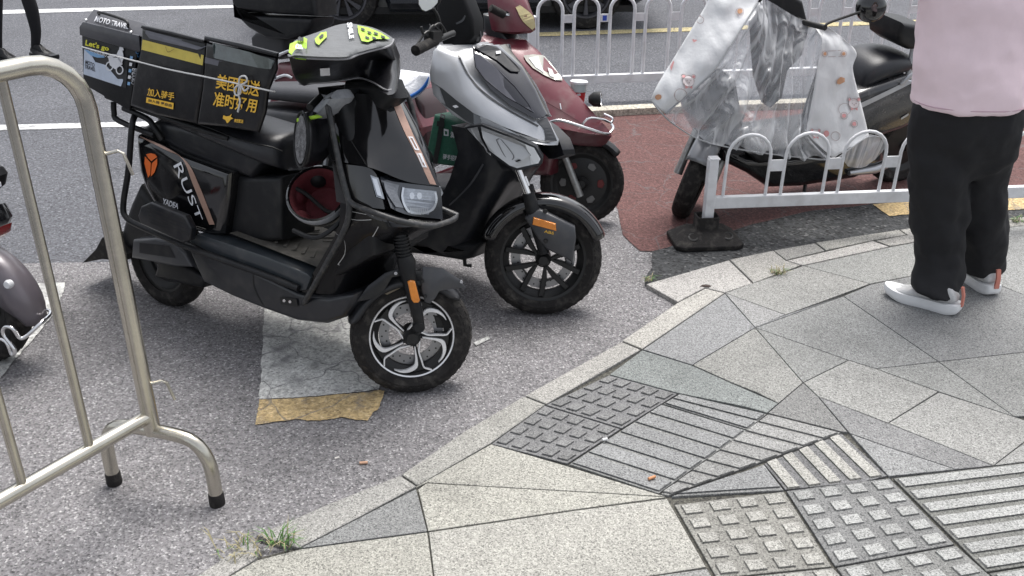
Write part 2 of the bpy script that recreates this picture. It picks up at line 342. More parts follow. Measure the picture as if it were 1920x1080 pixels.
toned('pavement', [
 ([(781, 914), (921, 832), (1056, 871), (1231, 925), (1250, 931), (800, 905)], Wt),
 ([(783, 917), (800, 905), (1250, 932), (1088, 954), (802, 996)], Wt),
 ([(803, 997), (1088, 955), (1251, 934), (1325, 1063), (1206, 1082), (822, 1150)], Wt),
 ([(822, 1150), (1206, 1082), (1326, 1065), (1420, 1220), (1200, 1400), (840, 1400)], Gl),
 ([(562, 1028), (781, 915), (802, 996)], Gy),
 ([(400, 1098), (480, 1050), (562, 1029), (802, 997), (822, 1150), (840, 1400), (100, 1400)], Wt),
 ([(1205, 655), (1359, 550), (1416, 614), (1298, 684)], Mn),
 ([(1298, 684), (1416, 614), (1506, 717), (1460, 756), (1420, 736), (1372, 717)], Gl),
 ([(1359, 549), (1473, 590), (1416, 614)], Gl),
 ([(1359, 549), (1506, 498), (1632, 532), (1473, 590)], Gl),
 ([(1506, 498), (1668, 463), (1740, 450), (1790, 498), (1705, 518), (1632, 532)], Mn),
 ([(1416, 614), (1581, 555), (1760, 678), (1642, 691), (1591, 675)], Gy),
 ([(1416, 614), (1591, 675), (1506, 717)], Mn),
 ([(1473, 590), (1580, 554), (1416, 614)], Mn),
 ([(1581, 555), (1632, 533), (1705, 518), (1790, 498), (1900, 545), (2100, 620), (2100, 640), (1920, 660), (1760, 678)], Gy),
 ([(1506, 717), (1591, 675), (1642, 691), (1760, 734), (1665, 793), (1534, 743)], Gl),
 ([(1642, 691), (1760, 678), (1845, 740), (1902, 781), (1766, 736)], Mn),
 ([(1760, 678), (1920, 660), (2100, 640), (2300, 760), (1902, 781), (1845, 740)], Mn),
 ([(1760, 735), (1902, 781), (1960, 800), (1920, 829), (1863, 873), (1665, 793)], Gl),
 ([(1863, 873), (1920, 829), (1960, 800), (2300, 760), (2300, 840), (1920, 866)], Gl),
 ([(1506, 717), (1534, 743), (1591, 811), (1578, 809), (1439, 774), (1460, 756)], Dk),
 ([(1534, 743), (1665, 793), (1863, 873), (1793, 880), (1663, 837), (1593, 812)], Dk),
 ([(1594, 813), (1663, 837), (1793, 880), (1666, 893)], Mn),
 ([(1204, 656), (1298, 685), (1372, 718), (1460, 756), (1439, 774), (1400, 763), (1272, 737), (1142, 702)], Gn),
 ([(1740, 450), (1920, 422), (2300, 380), (2500, 500), (2100, 620), (1900, 545), (1790, 498)], Mn),
 ([(2100, 620), (2500, 500), (3300, 700), (2600, 1000), (2300, 840), (2300, 760)], Mn),
], PZ, STONE)
toned('pavement_margin', [([(1945, 560), (2600, 420), (3400, 700), (2600, 2600), (1945, 2600)], Mn), ([(300, 1300), (1900, 1250), (1900, 2600), (-200, 2600)], Gl)], PZ - .005, STONE)
K1 = (.80, .79, .76); K2 = (.92, .90, .86); K3 = (1.05, 1.02, .97)
kb = toned('kerb', [
 ([(100, 1260), (468, 1012), (492, 1030), (480, 1048), (400, 1097), (300, 1180)], K2),
 ([(478, 1003), (620, 942), (750, 890), (782, 911), (660, 976), (560, 1027)], K1),
 ([(752, 889), (870, 808), (982, 742), (1023, 758), (921, 830), (783, 910)], K1),
 ([(984, 741), (1165, 640), (1202, 655), (1025, 757)], K2),
 ([(1166, 638), (1270, 567), (1322, 540), (1359, 549), (1204, 654)], K3),
 ([(1211, 532), (1367, 487), (1412, 531), (1359, 548), (1322, 539), (1271, 566)], K3),
 ([(1368, 486), (1450, 469), (1474, 488), (1502, 497), (1413, 530)], K2),
 ([(1450, 469), (1528, 455), (1548, 470), (1474, 487)], K1), ([(1474, 488), (1636, 451), (1668, 462), (1505, 497)], K3),
 ([(1529, 454), (1686, 430), (1700, 440), (1638, 450), (1549, 469)], K1),
 ([(1687, 430), (1760, 420), (1800, 436), (1740, 449), (1670, 461), (1641, 451), (1701, 440)], K2),
 ([(1761, 420), (1888, 410), (1940, 420), (1800, 436)], K2), ([(1889, 409), (2300, 372), (2300, 386), (1940, 420)], K3),
], PZ + .003, STONE, thick=.028, gap=.002, ch=.003)
def tact(quad, kind, n, m, tone, fill=.62, shift=0):
    """raised warning blocks (kind 'dot', n x m) or guiding bars (kind 'bar', n) inside a slab outline bl, br, tr, tl"""
    a, b, c, d = [G(x, y, PZ) for x, y in quad]; V_ = []; 
    P = lambda s, t: (a * (1 - s) + b * s) * (1 - t) + (d * (1 - s) + c * s) * t
    cells = []
    if kind == 'dot':
        for i in range(n):
            for j in range(m):
                o = .5 * shift * (j % 2); h = fill / 2; s0, t0 = (i + .5 + o * .0) / n, (j + .5) / m
                cells.append([P(s0 - h / n, t0 - h / m), P(s0 + h / n, t0 - h / m), P(s0 + h / n, t0 + h / m), P(s0 - h / n, t0 + h / m)])
    else:
        for j in range(n):
            t0, h = (j + .5) / n, fill / 2 / n; cells.append([P(.012, t0 - h), P(.988, t0 - h), P(.988, t0 + h), P(.012, t0 + h)])
    return cells
tq = []; base = []; TW = (.88, .89, .88)
def region(quad, kind, n, m, tone, fill=.62, bt=.92):
    base.append((quad, tuple(k * bt for k in tone))); 
    for c in tact(quad, kind, n, m, tone, fill): f_ = random.uniform(.90, 1.06); tq.append((c, tuple(k * f_ for k in tone)))
region([(1023, 759), (1142, 703), (1271, 738), (1166, 803)], 'dot', 4, 5, Dk, .66)
region([(921, 832), (1021, 760), (1164, 804), (1064, 869)], 'dot', 4, 5, Dk, .66)
region([(1067, 870), (1235, 925), (1400, 807), (1240, 758)], 'bar', 6, 1, Mn, .78)
region([(1243, 757), (1401, 806), (1438, 776), (1273, 739)], 'bar', 2, 1, Mn, .74)
region([(1238, 926), (1254, 929), (1578, 811), (1440, 776)], 'bar', 8, 1, Gl, .74)
region([(1258, 931), (1470, 919), (1432, 870), (1380, 889)], 'bar', 1, 1, Mn, .8)
# mitred bars running down to the right
base.append(([(1432, 869), (1578, 812), (1664, 892), (1617, 904), (1472, 918)], tuple(k * .85 for k in Dk)))
for k in range(5):
    s0, s1 = (k + .15) / 5, (k + .72) / 5; a, b, c, d = G(1432, 869, PZ), G(1578, 812, PZ), G(1664, 892, PZ), G(1472, 918, PZ)
    tq.append(([a.lerp(b, s0), a.lerp(b, s1), d.lerp(c, s1), d.lerp(c, s0)], Wt))
region([(1264, 946), (1344, 1084), (1560, 1062), (1470, 921)][::1], 'dot', 5, 4, Wt, .64, .70)
region([(1346, 1086), (1440, 1230), (1680, 1190), (1562, 1064)], 'dot', 5, 4, Wt, .64, .70)
region([(1474, 920), (1566, 1062), (1790, 1020), (1668, 896)], 'dot', 5, 4, TW, .64, .58)
region([(1568, 1064), (1690, 1230), (1960, 1170), (1792, 1022)], 'dot', 5, 4, TW, .64, .58)
region([(1672, 896), (1862, 874), (2110, 850), (2380, 1060), (1990, 1120), (1850, 1062)][:0] or [(1850, 1072), (2240, 1010), (2000, 858), (1674, 896)], 'bar', 7, 1, TW, .62, .52)
region([(1990, 1200), (2400, 1110), (2244, 1011), (1854, 1074)], 'bar', 4, 1, TW, .62, .52)
toned('tactile_paving', [(q_, t_) for q_, t_ in base], PZ - .001, STONE, gap=.0012)
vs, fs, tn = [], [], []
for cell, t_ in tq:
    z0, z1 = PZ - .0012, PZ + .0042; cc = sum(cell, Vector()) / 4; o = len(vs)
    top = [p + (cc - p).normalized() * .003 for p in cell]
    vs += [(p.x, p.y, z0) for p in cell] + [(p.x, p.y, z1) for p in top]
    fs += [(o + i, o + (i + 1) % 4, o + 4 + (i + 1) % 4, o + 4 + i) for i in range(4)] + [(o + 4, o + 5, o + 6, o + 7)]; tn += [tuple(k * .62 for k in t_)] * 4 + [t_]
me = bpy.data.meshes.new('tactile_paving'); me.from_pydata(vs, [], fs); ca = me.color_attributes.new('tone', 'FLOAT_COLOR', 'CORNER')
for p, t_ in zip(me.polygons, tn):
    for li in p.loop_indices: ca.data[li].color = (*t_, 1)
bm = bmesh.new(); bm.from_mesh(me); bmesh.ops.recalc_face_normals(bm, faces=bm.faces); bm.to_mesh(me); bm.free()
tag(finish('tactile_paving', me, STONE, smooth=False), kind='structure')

# ================================================================ BARRIER, FENCES
fr = Fr(G(300, 925), (1, 0, 0))
def barrier():
    a = G(203, 908); b = G(395, 947); mid = (a + b) / 2 + Vector((.02, 0, 0)); d = Vector((-.545, -.84, 0)).normalized(); L_ = 1.5
    t = thing('crowd_barrier', 'polished steel crowd barrier of rounded tubes in the left foreground', 'barrier', Matrix.Translation(mid))
    o = -mid; Z = Vector((0, 0, 1)); zt, zl, r = 1.262, .272, .125
    top = [mid + Z * .215, mid + Z * (zt - r)] + [mid + Z * (zt - r + r * sin(k * pi / 12)) + d * (r - r * cos(k * pi / 12)) for k in range(1, 7)]
    far = mid + d * L_
    top += [far + Z * zt - d * r] + [far + Z * (zt - r + r * cos(k * pi / 12)) - d * (r - r * sin(k * pi / 12)) for k in range(1, 7)] + [far + Z * .2]
    MB().tube([p + o for p in top], .0222, 24).build('outer_tube', STEEL, t)
    MB().tube([mid + Z * zl + o, far + Z * zl + o], .0195, 20).build('bottom_rail', STEEL, t)
    for k in range(1, 8):
        p = mid + d * (L_ * k / 8 ); MB().tube([p + Z * (zl + .01) + o, p + Z * (zt - .012) + o], .0118, 16).build('bar', STEEL, t)
    fd = (b - a).normalized(); hl = (b - a).length / 2
    for base_ in (mid, far):
        pts = [base_ - fd * hl + Z * .03, base_ - fd * hl + Z * .1, base_ - fd * (hl * .96) + Z * .155, base_ - fd * (hl * .78) + Z * .205, base_ - fd * hl * .42 + Z * .222,
               base_ + fd * hl * .42 + Z * .222, base_ + fd * hl * .78 + Z * .205, base_ + fd * (hl * .96) + Z * .155, base_ + fd * hl + Z * .1, base_ + fd * hl + Z * .03]
        ft = MB().tube([p + o for p in spl(pts, 5)], .0195, 20).build('foot', STEEL, t)
        for s in (-1, 1):
            MB().lathe([(0, 0), (.021, 0), (.0225, .01), (.0215, .042), (.0195, .045)], base_ + fd * hl * s + o, (0, 0, 1), 20).build('rubber_cap', RUB, ft)
    hr = Vector((1, 0.1, 0)).normalized()
    for z in (.37, 1.02):
        p = mid + Z * z; MB().tube([q + o for q in [p, p + hr * .05 + Z * .012, p + hr * .062 + Z * .005, p + hr * .075 - Z * .05]], .0042, 8).build('hook', STEEL, t)
barrier()

def fence(t, O, d, zr, zt, hoops, lean=0, r=.0095, rail=(.035, .045), plate_z=None, mats=WHITEP, x_end=None, pw=.17, pg=.075, start=.05):
    Z = Vector((0, 0, 1)); d = Vector(d).normalized(); nrm = Z.cross(d); W = lambda x, z: Vector(d * (x + lean * z)) + Z * z
    R = Matrix((d, nrm, Z)).transposed()
    x_end = x_end or start + hoops * (pw + pg)
    MB().box(W(x_end / 2, zr), (x_end, rail[0], rail[1]), R).build('bottom_rail', mats, t, bev=.003)
    for k in range(hoops):
        x0 = start + k * (pw + pg); x1 = x0 + pw; rr = pw / 2
        pts = [W(x0, zr + .02), W(x0, zt - rr)] + [W(x0 + rr - rr * cos(a * pi / 10), zt - rr + rr * sin(a * pi / 10)) for a in range(1, 10)] + [W(x1, zt - rr), W(x1, zr + .02)]
        MB().tube(pts, r, 10).build('hoop', mats, t)
        if k < hoops - 1 or True:
            MB().box(W(x1 + pg / 2, plate_z), (pg - r, .006, .052), R).build('joining_plate', mats, t)
    return W, R
ff = thing('hooped_fence', 'tall white hooped road fence behind the maroon scooter, blue sticker on one plate', 'fence')
fO = Vector((.13, 6.38, 0)); fd = Vector((1, .14, 0)).normalized(); ff.location = fO
W_, R_ = fence(ff, Vector(), fd, .160, .70, 11, plate_z=.565, pw=.166, pg=.078, start=.04, x_end=2.80, r=.0115, rail=(.04, .055))
for x in (0, 2.80):
    MB().box(W_(x, .29), (.05, .05, .58), R_).box(W_(x, .583), (.056, .062, .012), R_).build('post', WHITEP, ff, bev=.003)
    MB().box(W_(x, .03), (.22, .34, .06), R_).build('foot', RUB, ff, bev=.015)
for z in (.30, .42, .52):
    MB().box(W_(2.80, z) + R_ @ Vector((0, -.026, 0)), (.022, .004, .09), R_).build('reflector', ORANGE, ff)
BLUEP = mat('blue_print', (.03, .08, .42), .5)
p = W_(.04 + .166 * 2 + .078 * 1.5, .565) + R_ @ Vector((0, -.0065, 0))
st = MB().box(p, (.05, .0015, .05), R_).build('sticker', WTXT, ff)
MB().box(p + R_ @ Vector((0, -.0015, 0)), (.028, .0015, .034), R_).build('symbol', BLUEP, st)
fe = thing('hooped_fence', 'low white hooped fence with chipped paint on a black rubber foot beside the kerb', 'fence')
nO = G(1320, 458); fe.location = nO; nd = Vector((1, .095, 0)).normalized()
W_, R_ = fence(fe, Vector(), nd, .205, .515, 12, lean=.02, plate_z=.37, pw=.195, pg=.07, start=.06, r=.0075, rail=(.03, .055))
MB().box(W_(0, .225), (.042, .045, .37), R_).box(W_(0, .413), (.045, .048, .008), R_).build('post', WHITEP, fe, bev=.003)
for x_ in (12 * .265 + .1,): MB().box(W_(x_, .21), (.042, .045, .40), R_).build('post', WHITEP, fe, bev=.003)
ms = MB(); R2 = R_
def ring(hx, hy, z): return [R2 @ Vector((x * hx * .82, y * hy * .82, 0)) + Vector((0, 0, z)) for x, y in ((-1, -.8), (-.8, -1), (.8, -1), (1, -.8), (1, .8), (.8, 1), (-.8, 1), (-1, .8))]
ms.rings([ring(.185, .13, .012), ring(.19, .135, .02), ring(.19, .135, .035), ring(.12, .085, .075), ring(.068, .058, .082), ring(.062, .052, .09), ring(.062, .052, .145), ring(.052, .043, .146), ring(.05, .041, .12)])
ft = ms.build('foot', RUB, fe, bev=.003)
for x in (-.075, .085): MB().lathe([(0, 0), (.02, 0), (.024, .004), (.017, .006), (.012, .001)], R2 @ Vector((x, -.068, .066)), (0, -.45, 1), 16).build('bolt', BLKM, ft)

# ================================================================ tools for marks that lie on a surface
from mathutils.bvhtree import BVHTree
def mw(o): return (mw(o.parent) if o.parent else Matrix.Identity(4)) @ o.matrix_basis
_bv = {}
def surf(o):
    if o.name not in _bv:
        M = mw(o); vs = [M @ v.co for v in o.data.vertices]; _bv[o.name] = (BVHTree.FromPolygons(vs, [tuple(p.vertices) for p in o.data.polygons]), M.inverted())
    return _bv[o.name]
def on(o, px, py, off=.002):
    t, I = surf(o); d = ray(px, py).normalized(); h = t.ray_cast(CAM, d)
    if h[0] is None:
        p = None
        for k in range(1, 60):      # just off the edge: take the nearest place on the surface
            q = t.find_nearest(CAM + d * (2 + k * .06))
            if p is None or q[3] < p[3]: p = q
        h = p
    n = h[1]; n = n if n.dot(d) < 0 else -n
    return I @ (h[0] + n * off - d * off * .3)
def decal(name, px, o, m, off=.002, sub=1, parent=None):
    """flat mark: closed outline in picture points, laid on o"""
    pts = []
    for i, a in enumerate(px):
        b = px[(i + 1) % len(px)]; pts += [(a[0] + (b[0] - a[0]) * k / sub, a[1] + (b[1] - a[1]) * k / sub) for k in range(sub)]
    me = bpy.data.meshes.new(name); me.from_pydata([tuple(on(o, x, y, off)) for x, y in pts], [], [tuple(range(len(pts)))])
    return finish(name, me, m, parent or o, smooth=False)
def strip(name, A, B, o, m, off=.002, n=5, parent=None):
    """band between two lines of picture points"""
    A = spl(A, n); B = spl(B, n); vs = []; fs = []
    for a, b in zip(A, B): vs += [tuple(on(o, a.x, a.y, off)), tuple(on(o, b.x, b.y, off))]
    for i in range(len(A) - 1): fs.append((2 * i, 2 * i + 1, 2 * i + 3, 2 * i + 2))
    me = bpy.data.meshes.new(name); me.from_pydata(vs, [], fs); return finish(name, me, m, parent or o, smooth=False)
def mark(name, s, quad, o, m, bold=.012, off=.003, parent=None, ysp=1):
    """lettering between four picture points bl, br, tr, tl, laid on o"""
    t = textq(name, s, [Vector((x, y, 0)) for x, y in quad], m, None, 0, bold, ysp=ysp)
    if t is None: return
    for v in t.data.vertices: v.co = on(o, v.co.x, v.co.y, off)
    t.parent = parent or o; return t

def poly_rt(pts, k, n=5): # polar (r, deg) points turned by k/n of a turn
    return [(r * cos(radians(a) + 2 * pi * k / n), r * sin(radians(a) + 2 * pi * k / n)) for r, a in pts]
def wheel(parent, Fp, S, R=.2, rr=.138, wd=.095, style='blade', tread=True, detail=True):
    M = Fp.I @ S.M @ Matrix.Translation((0, 0, R)); h = wd / 2
    b = MB(); b.lathe([(rr + .004, -h * .62), (rr + .008, -h * .66), (rr - .004, -h * .60), (rr - .010, -h * .42), (rr - .028, -h * .2), (rr - .028, h * .2), (rr - .010, h * .42), (rr - .004, h * .6), (rr + .008, h * .66)], n=64)
    b.lathe([(0, -.055), (.018, -.055), (.022, -.045), (.030, -.035), (.032, .03), (.02, .05), (0, .05)], n=32)
    if style == 'disc':
        b.lathe([(.03, -.02), (.06, -.024), (rr - .02, -.010), (rr - .02, .01), (.03, .02)], n=48)
    if style == 'split':
        for k in range(5):
            for sg in (-1, 1):
                b.slab(poly_rt([(.028, 12 * sg), (.028, -8 * sg), (.075, 6 * sg), (rr - .01, 17 * sg), (rr - .01, 25 * sg), (.08, 22 * sg)][::sg], k), [(-.030, .002), (-.027, 0), (-.008, 0)])
            b.slab(poly_rt([(.088, -17), (.088, 17), (.094, 17), (.094, -17)], k), [(-.026, 0), (-.010, 0)])
    if style == 'blade':
        for k in range(5):
            b.slab(poly_rt([(.024, 50), (.06, 60), (.1, 58), (rr - .01, 52), (rr - .01, 76), (.1, 72), (.06, 72), (.024, 80)], k), [(-.026, .002), (-.024, 0), (-.004, 0)])
    rim = b.build('wheel', BLKM, parent, M=M, angle=30)
    if style == 'blade':
        a = MB()
        for k in range(5):
            for cl in ([(.25, 66, .03), (.40, 63, .04), (.60, 61, .06), (.76, 57, .10), (.86, 45, .085), (.91, 33, .05), (.92, 23, .015)], [(.20, 48, .03), (.28, 18, .04), (.40, 3, .042), (.62, 0, .04), (.82, -1, .04), (.90, 3, .035), (.98, 8, .035)]):
                c_ = spl([(q * rr * cos(radians(a_)), q * rr * sin(radians(a_)), w_ * rr) for q, a_, w_ in cl], 3); L_, R_ = [], []
                for m_ in range(len(c_)):
                    d_ = (c_[min(m_ + 1, len(c_) - 1)] - c_[max(m_ - 1, 0)]); d_.z = 0; d_.normalize(); n_ = Vector((-d_.y, d_.x, 0)) * c_[m_].z / 2 * 1.0
                    L_.append((c_[m_] + n_)); R_.append((c_[m_] - n_))
                ang = 2 * pi * k / 5; ca_, sa_ = cos(ang), sin(ang)
                a.slab([(p.x * ca_ - p.y * sa_, p.x * sa_ + p.y * ca_) for p in L_ + R_[::-1]], [(-.0355, .0008), (-.0345, 0), (-.022, 0)])
        a.lathe([(rr - .0015, -h * .66), (rr + .003, -h * .70), (rr + .005, -h * .62)], n=64)
        a.build('spoke_face', ALU, rim, angle=30)
    if style == 'disc':
        for k in range(6):
            MB().slab(poly_rt([(.075, -8), (.08, -13), (.10, -12), (.108, 0), (.10, 12), (.08, 13), (.075, 8)], k, 6), [(-.0235, .002), (-.0215, 0)]).build('inlay', [mat('wheel_red', (.12, .015, .015), .5, 0, .2), mat('wheel_chrome', (.22, .22, .22), .4, .9)][k % 2], rim)
    # brake disc with holes and caliper
    d = MB(); n = 40; ri, ro = rr * .55, rr * .78
    d.lathe([(ri, -.0035), (ro, -.0035), (ro, .0015), (ri, .0015)], c=(0, .006, 0), n=n, closed=True)
    dk = d.build('brake_disc', mat('disc_steel', (.30, .30, .31), .35, .9) if style != 'disc' else BLKM, rim)
    hb = MB()
    for k in range(30):
        a = 2 * pi * k / 30; q = ri + (ro - ri) * (.3 + .4 * (k % 2)); hb.lathe([(0, 0), (.0032, 0)], (q * cos(a), .0018, q * sin(a)), (0, 1, 0), 8)
    hb.build('hole', BLKM, dk)
    # tyre
    t = MB(); H = R - rr; prof = []
    for k in range(15):
        a = pi * (k / 14) ; y = -cos(a) * h; z = rr + .006 + (H - .006) * (sin(a) ** .62)
        prof.append((z, y * (.97 if k not in (0, 14) else .74)))
    t.lathe(prof, n=96)
    if tread:
        nb = 44
        for k in range(nb):
            for sg in (-1, 1):
                a0 = 2 * pi * (k + .25 * (sg > 0)) / nb
                for (y0, y1, da, ww) in ((.30, .66, .055, .011), (.70, .93, .03, .012)):
                    pts = []
                    for (yy, aa) in ((y0, 0), (y1, da), (y1, da + ww * 2.2 / R * .5), (y0, ww * 2.2 / R * .5)):
                        k_ = math.acos(max(-1, min(1, yy))); rad = rr + .006 + (H - .006) * (sin(k_) ** .62) + .0016
                        pts.append((rad * cos(a0 + aa), sg * yy * h, rad * sin(a0 + aa)))
                    lo = [Vector(p) - Vector(p).normalized() * .004 for p in pts]; t.add(pts + lo, [(0, 1, 2, 3), (0, 4, 5, 1), (1, 5, 6, 2), (2, 6, 7, 3), (3, 7, 4, 0)])
    t.build('tyre', RUB, rim, angle=28)
    return rim

# ================================================================ BLACK DELIVERY SCOOTER
def scooter_a():
    a, b = G(320, 570), G(778, 733); A = Fr(a, b - a, 8)
    t = thing('electric_scooter', 'glossy black delivery scooter with orange shield emblem and white machined wheel, nearest the camera', 'scooter', A.M)
    q = A.q; NW = -.19
    S = Fr(b, (.985, .17, 0), 11); R = .2
    wheel(t, A, Fr(a, b - a, 8), R, .13, .10, 'plain')
    wheel(t, A, S, R + .004, .138, .098, 'blade')
    SM = A.I @ S.M
    # ---- rear body
    ol = A.ol([(256, 252), (300, 268), (340, 290), (385, 306), (434, 323), (430, 370), (420, 440), (395, 442), (350, 430), (300, 402), (286, 378), (272, 352), (262, 322), (257, 285)], -.155)
    sp = MB().slab(ol, soft(.165, .03)).build('side_panel', K_GLOSS, t, bev=0)
    pk = mat('rose_metallic', (.42, .27, .21), .35, .3, .3, .1, 20)
    strip('stripe', [(262, 257), (310, 281), (343, 299), (362, 345), (393, 421)], [(262, 260), (309, 284), (338, 299), (352, 345), (382, 419)][:0] or [(258, 254), (310, 276), (352, 305), (375, 350), (403, 421)], sp, pk, .0015)
    org = mat('orange_print', (.72, .14, .02), .4, 0, .3)
    for P_ in ([(282, 289), (290, 288), (296, 292), (284, 302), (276, 294), (274, 289)][:0] or [(275, 289), (284, 287), (292, 289), (296, 294), (285, 302), (279, 296)], [(273, 293), (284, 305), (283, 327), (279, 333), (276, 322), (272, 306)], [(296, 297), (286, 306), (284, 331), (291, 323), (296, 308)]):
        decal('emblem', P_, sp, org, .003)
    mark('lettering', 'RUST', [(326, 311), (372, 415), (382, 411), (341, 303)], sp, WTXT, .0)
    mark('lettering', 'YADEA', [(305, 382), (335, 392), (337, 382), (307, 371)], sp, WTXT, .035)
    # battery box under the seat, rear inner body
    MB().slab(A.ol([(432, 322), (470, 330), (536, 330), (534, 449), (470, 455), (415, 440)], -.10), soft(.12, .02, hw2=.06)).build('seat_pedestal', K_MATTE, t)
    MB().slab(A.ol([(262, 240), (300, 222), (420, 250), (500, 300), (470, 335), (410, 316), (350, 292), (300, 268)], -.12), soft(.13, .03)).build('tail_cowl', K_SATIN, t)
    # seat: rings along the length, wide cushion with rounded edge
    R_ = []
    for (px, py, hw, th, cr) in [(290, 232, .08, .03, .0), (300, 232, .115, .06, .012), (350, 254, .145, .075, .02), (400, 276, .155, .085, .022), (440, 295, .16, .09, .02), (480, 314, .155, .11, .016), (510, 324, .13, .12, .01), (530, 328, .10, .11, 0), (541, 326, .06, .07, -.01)]:
        p = q(px, py, -hw); u, v = p.x, p.z
        pr = [(-1, .0), (-1.02, .35), (-.97, .72), (-.80, .95), (-.4, 1.04), (0, 1.06), (.4, 1.04), (.80, .95), (.97, .72), (1.02, .35), (1, 0)]
        R_.append([Vector((u, x * hw, v + y * th)) for x, y in pr])
    st = MB().rings(R_).build('seat', SEATM, t, sub=1, angle=180)
    MB().tube([r[2] + Vector((0, -.002, .0)) for r in R_[1:8]], .0022, 6).build('seam', K_MATTE, st)
    # rear fender, flap, motor cover
    MB().slab(A.ol([(262, 345), (285, 378), (300, 405), (330, 432), (300, 455), (262, 470), (238, 470), (225, 455), (232, 420), (246, 380)], -.06), soft(.07, .03)).build('rear_fender', K_MATTE, t)
    MB().slab(A.ol([(178, 487), (202, 462), (214, 440), (238, 432), (262, 470), (250, 484), (214, 480)], -.03), [(-.09, .004), (-.085, 0), (.085, 0), (.09, .004)]).build('mud_flap', RUB, t)
    sw = MB().slab(A.ol([(250, 449), (292, 446), (330, 456), (348, 474), (362, 501), (330, 500), (290, 492), (247, 484)], -.15), soft(.155, .012, hw2=-.07)).build('motor_cover', K_GREY, t)
    decal('recess', [(262, 455), (318, 461), (330, 484), (262, 474)], sw, K_SATIN, .0015)
    MB().slab(A.ol([(300, 480), (350, 495), (390, 520), (380, 540), (330, 530), (290, 520)], -.1), soft(.11, .02, hw2=.08)).build('swing_arm', K_MATTE, t)
    SKT = mat('skirt_plastic', (.013, .0145, .018), .30, 0, .15, .12, 7, dirt=.12)
    # ---- floor, sills, underbody
    MB().slab(A.ol([(372, 438), (440, 460), (500, 480), (578, 512), (585, 520), (576, 543), (560, 545), (490, 513), (390, 470), (358, 452)], -.18), soft(.186, .004, 2)).build('sill', mat('slate_sill', (.028, .034, .040), .28, 0, .2, .12, 8, dirt=.12), t)
    fm = MB(); p0 = q(440, 447, -.16); p1 = q(578, 506, -.16); z = [p0.z + .012, p1.z + .016]
    fm.add([(p0.x - .03, -.155, z[0]), (p1.x + .05, -.155, z[1]), (p1.x + .05, .155, z[1]), (p0.x - .03, .155, z[0])], [(0, 1, 2, 3)])
    dr = (p1 - p0).normalized()
    for k in range(7):
        for sg in (-1, 1):
            c = p0.lerp(p1, .12 + k * .12); fm.box((c.x, sg * .075, c.z + .0185), (.012, .08, .004), Matrix.Rotation(-sg * .6, 3, 'Z'))
    fm.build('floor_mat', mat('floor_rubber', (.075, .07, .06), .85, 0, 0, .3, 9, .3, 120, dirt=.5), t)
    un = MB().slab(A.ol([(352, 452), (390, 468), (490, 511), (562, 546), (584, 552), (620, 556), (672, 548), (668, 566), (650, 594), (615, 606), (560, 600), (498, 578), (440, 555), (385, 528)], -.165), soft(.178, .016)).build('underbody', SKT, t)
    strip('seam', [(474, 512), (476, 540), (492, 572)], [(476, 512), (478, 540), (494, 572)], un, BLKM, .001)
    bk = decal('bracket', [(526, 556), (558, 560), (560, 575), (528, 570)], un, BLKM, .004)
    for x, y in ((535, 563), (546, 565)): decal('bolt', [(x + 3 * cos(k), y + 3 * sin(k)) for k in range(6)], un, CHROME, .006, parent=bk)
    # side guard tube and foot pad
    gp = [q(*p) for p in [(253, 216, -.15), (247, 240, -.18), (241, 317, -.19), (231, 385, -.195), (238, 409, -.2), (265, 425, -.2), (354, 464, -.2), (483, 511, -.2), (560, 541, -.195)]]
    MB().tube(spl(gp, 5), .011, 12).tube([Vector((p.x, -p.y, p.z)) for p in spl(gp, 5)], .011, 12).build('side_guard', K_MATTE, t)
    pad = MB().slab(A.ol([(262, 404), (268, 386), (286, 378), (350, 404), (362, 428), (359, 450), (346, 455), (268, 420)], -.225), soft(.235, .008, hw2=-.205)).build('foot_pad', K_SATIN, t)
    for k in range(5):
        decal('groove', [(274 + k * 2, 388 + k * 7), (347 + k * 2, 414 + k * 8), (347 + k * 2, 416 + k * 8), (274 + k * 2, 390 + k * 7)], pad, BLKM, .001)
    # rear rack
    rk = MB()
    for sg in (1, -1):
        P_ = [[q(*p) for p in L_] for L_ in ([(213, 192, -.15), (214, 210, -.15), (222, 226, -.15), (290, 254, -.15)], [(232, 203, -.15), (275, 222, -.15), (290, 240, -.15), (304, 262, -.14)], [(200, 180, -.15), (300, 217, -.15), (430, 260, -.15)])]
        for L_ in P_: rk.tube(spl([Vector((p.x, p.y * sg, p.z)) for p in L_], 4), .0105, 10)
    c = q(300, 214, -.15)
    for u in (-.1, .05, .2, .35): rk.box((u, 0, q(220 + (u + .1) * 300, 186 + (u + .1) * 130, -.15).z), (.03, .3, .012))
    rk.build('rear_rack', K_MATTE, t)
    # ---- front: closed shells made of cross sections near edge -> nose -> far edge
    def shell(name, rows, m, parent=t, n=5, cen=True, back=0, ang=38, sub=0):
        Rr = []
        for row in rows:
            P_ = spl([q(*p) for p in row], n); P_[-1].y = 0; r = mirror_ring(P_)
            if back:
                e = r[-1]; s = r[0]; r = [s - Vector((back, 0, 0))] + r + [e - Vector((back, 0, 0))]
            Rr.append(r)
        return MB().rings(Rr).build(name, m, parent, angle=ang, sub=sub)
    hood = shell('hood', [
        [(618, 168, -.10), (650, 166, -.075), (690, 170, -.04), (730, 180, 0)],
        [(621, 180, -.13), (665, 176, -.095), (710, 178, -.05), (746, 189, 0)],
        [(629, 253, -.165), (680, 245, -.12), (740, 238, -.055), (777, 248, 0)],
        [(640, 292, -.185), (692, 290, -.14), (762, 292, -.06), (803, 300, 0)],
        [(648, 305, -.19), (700, 316, -.155), (765, 341, -.07), (826, 349, 0)]], K_GLOSS, back=.05)
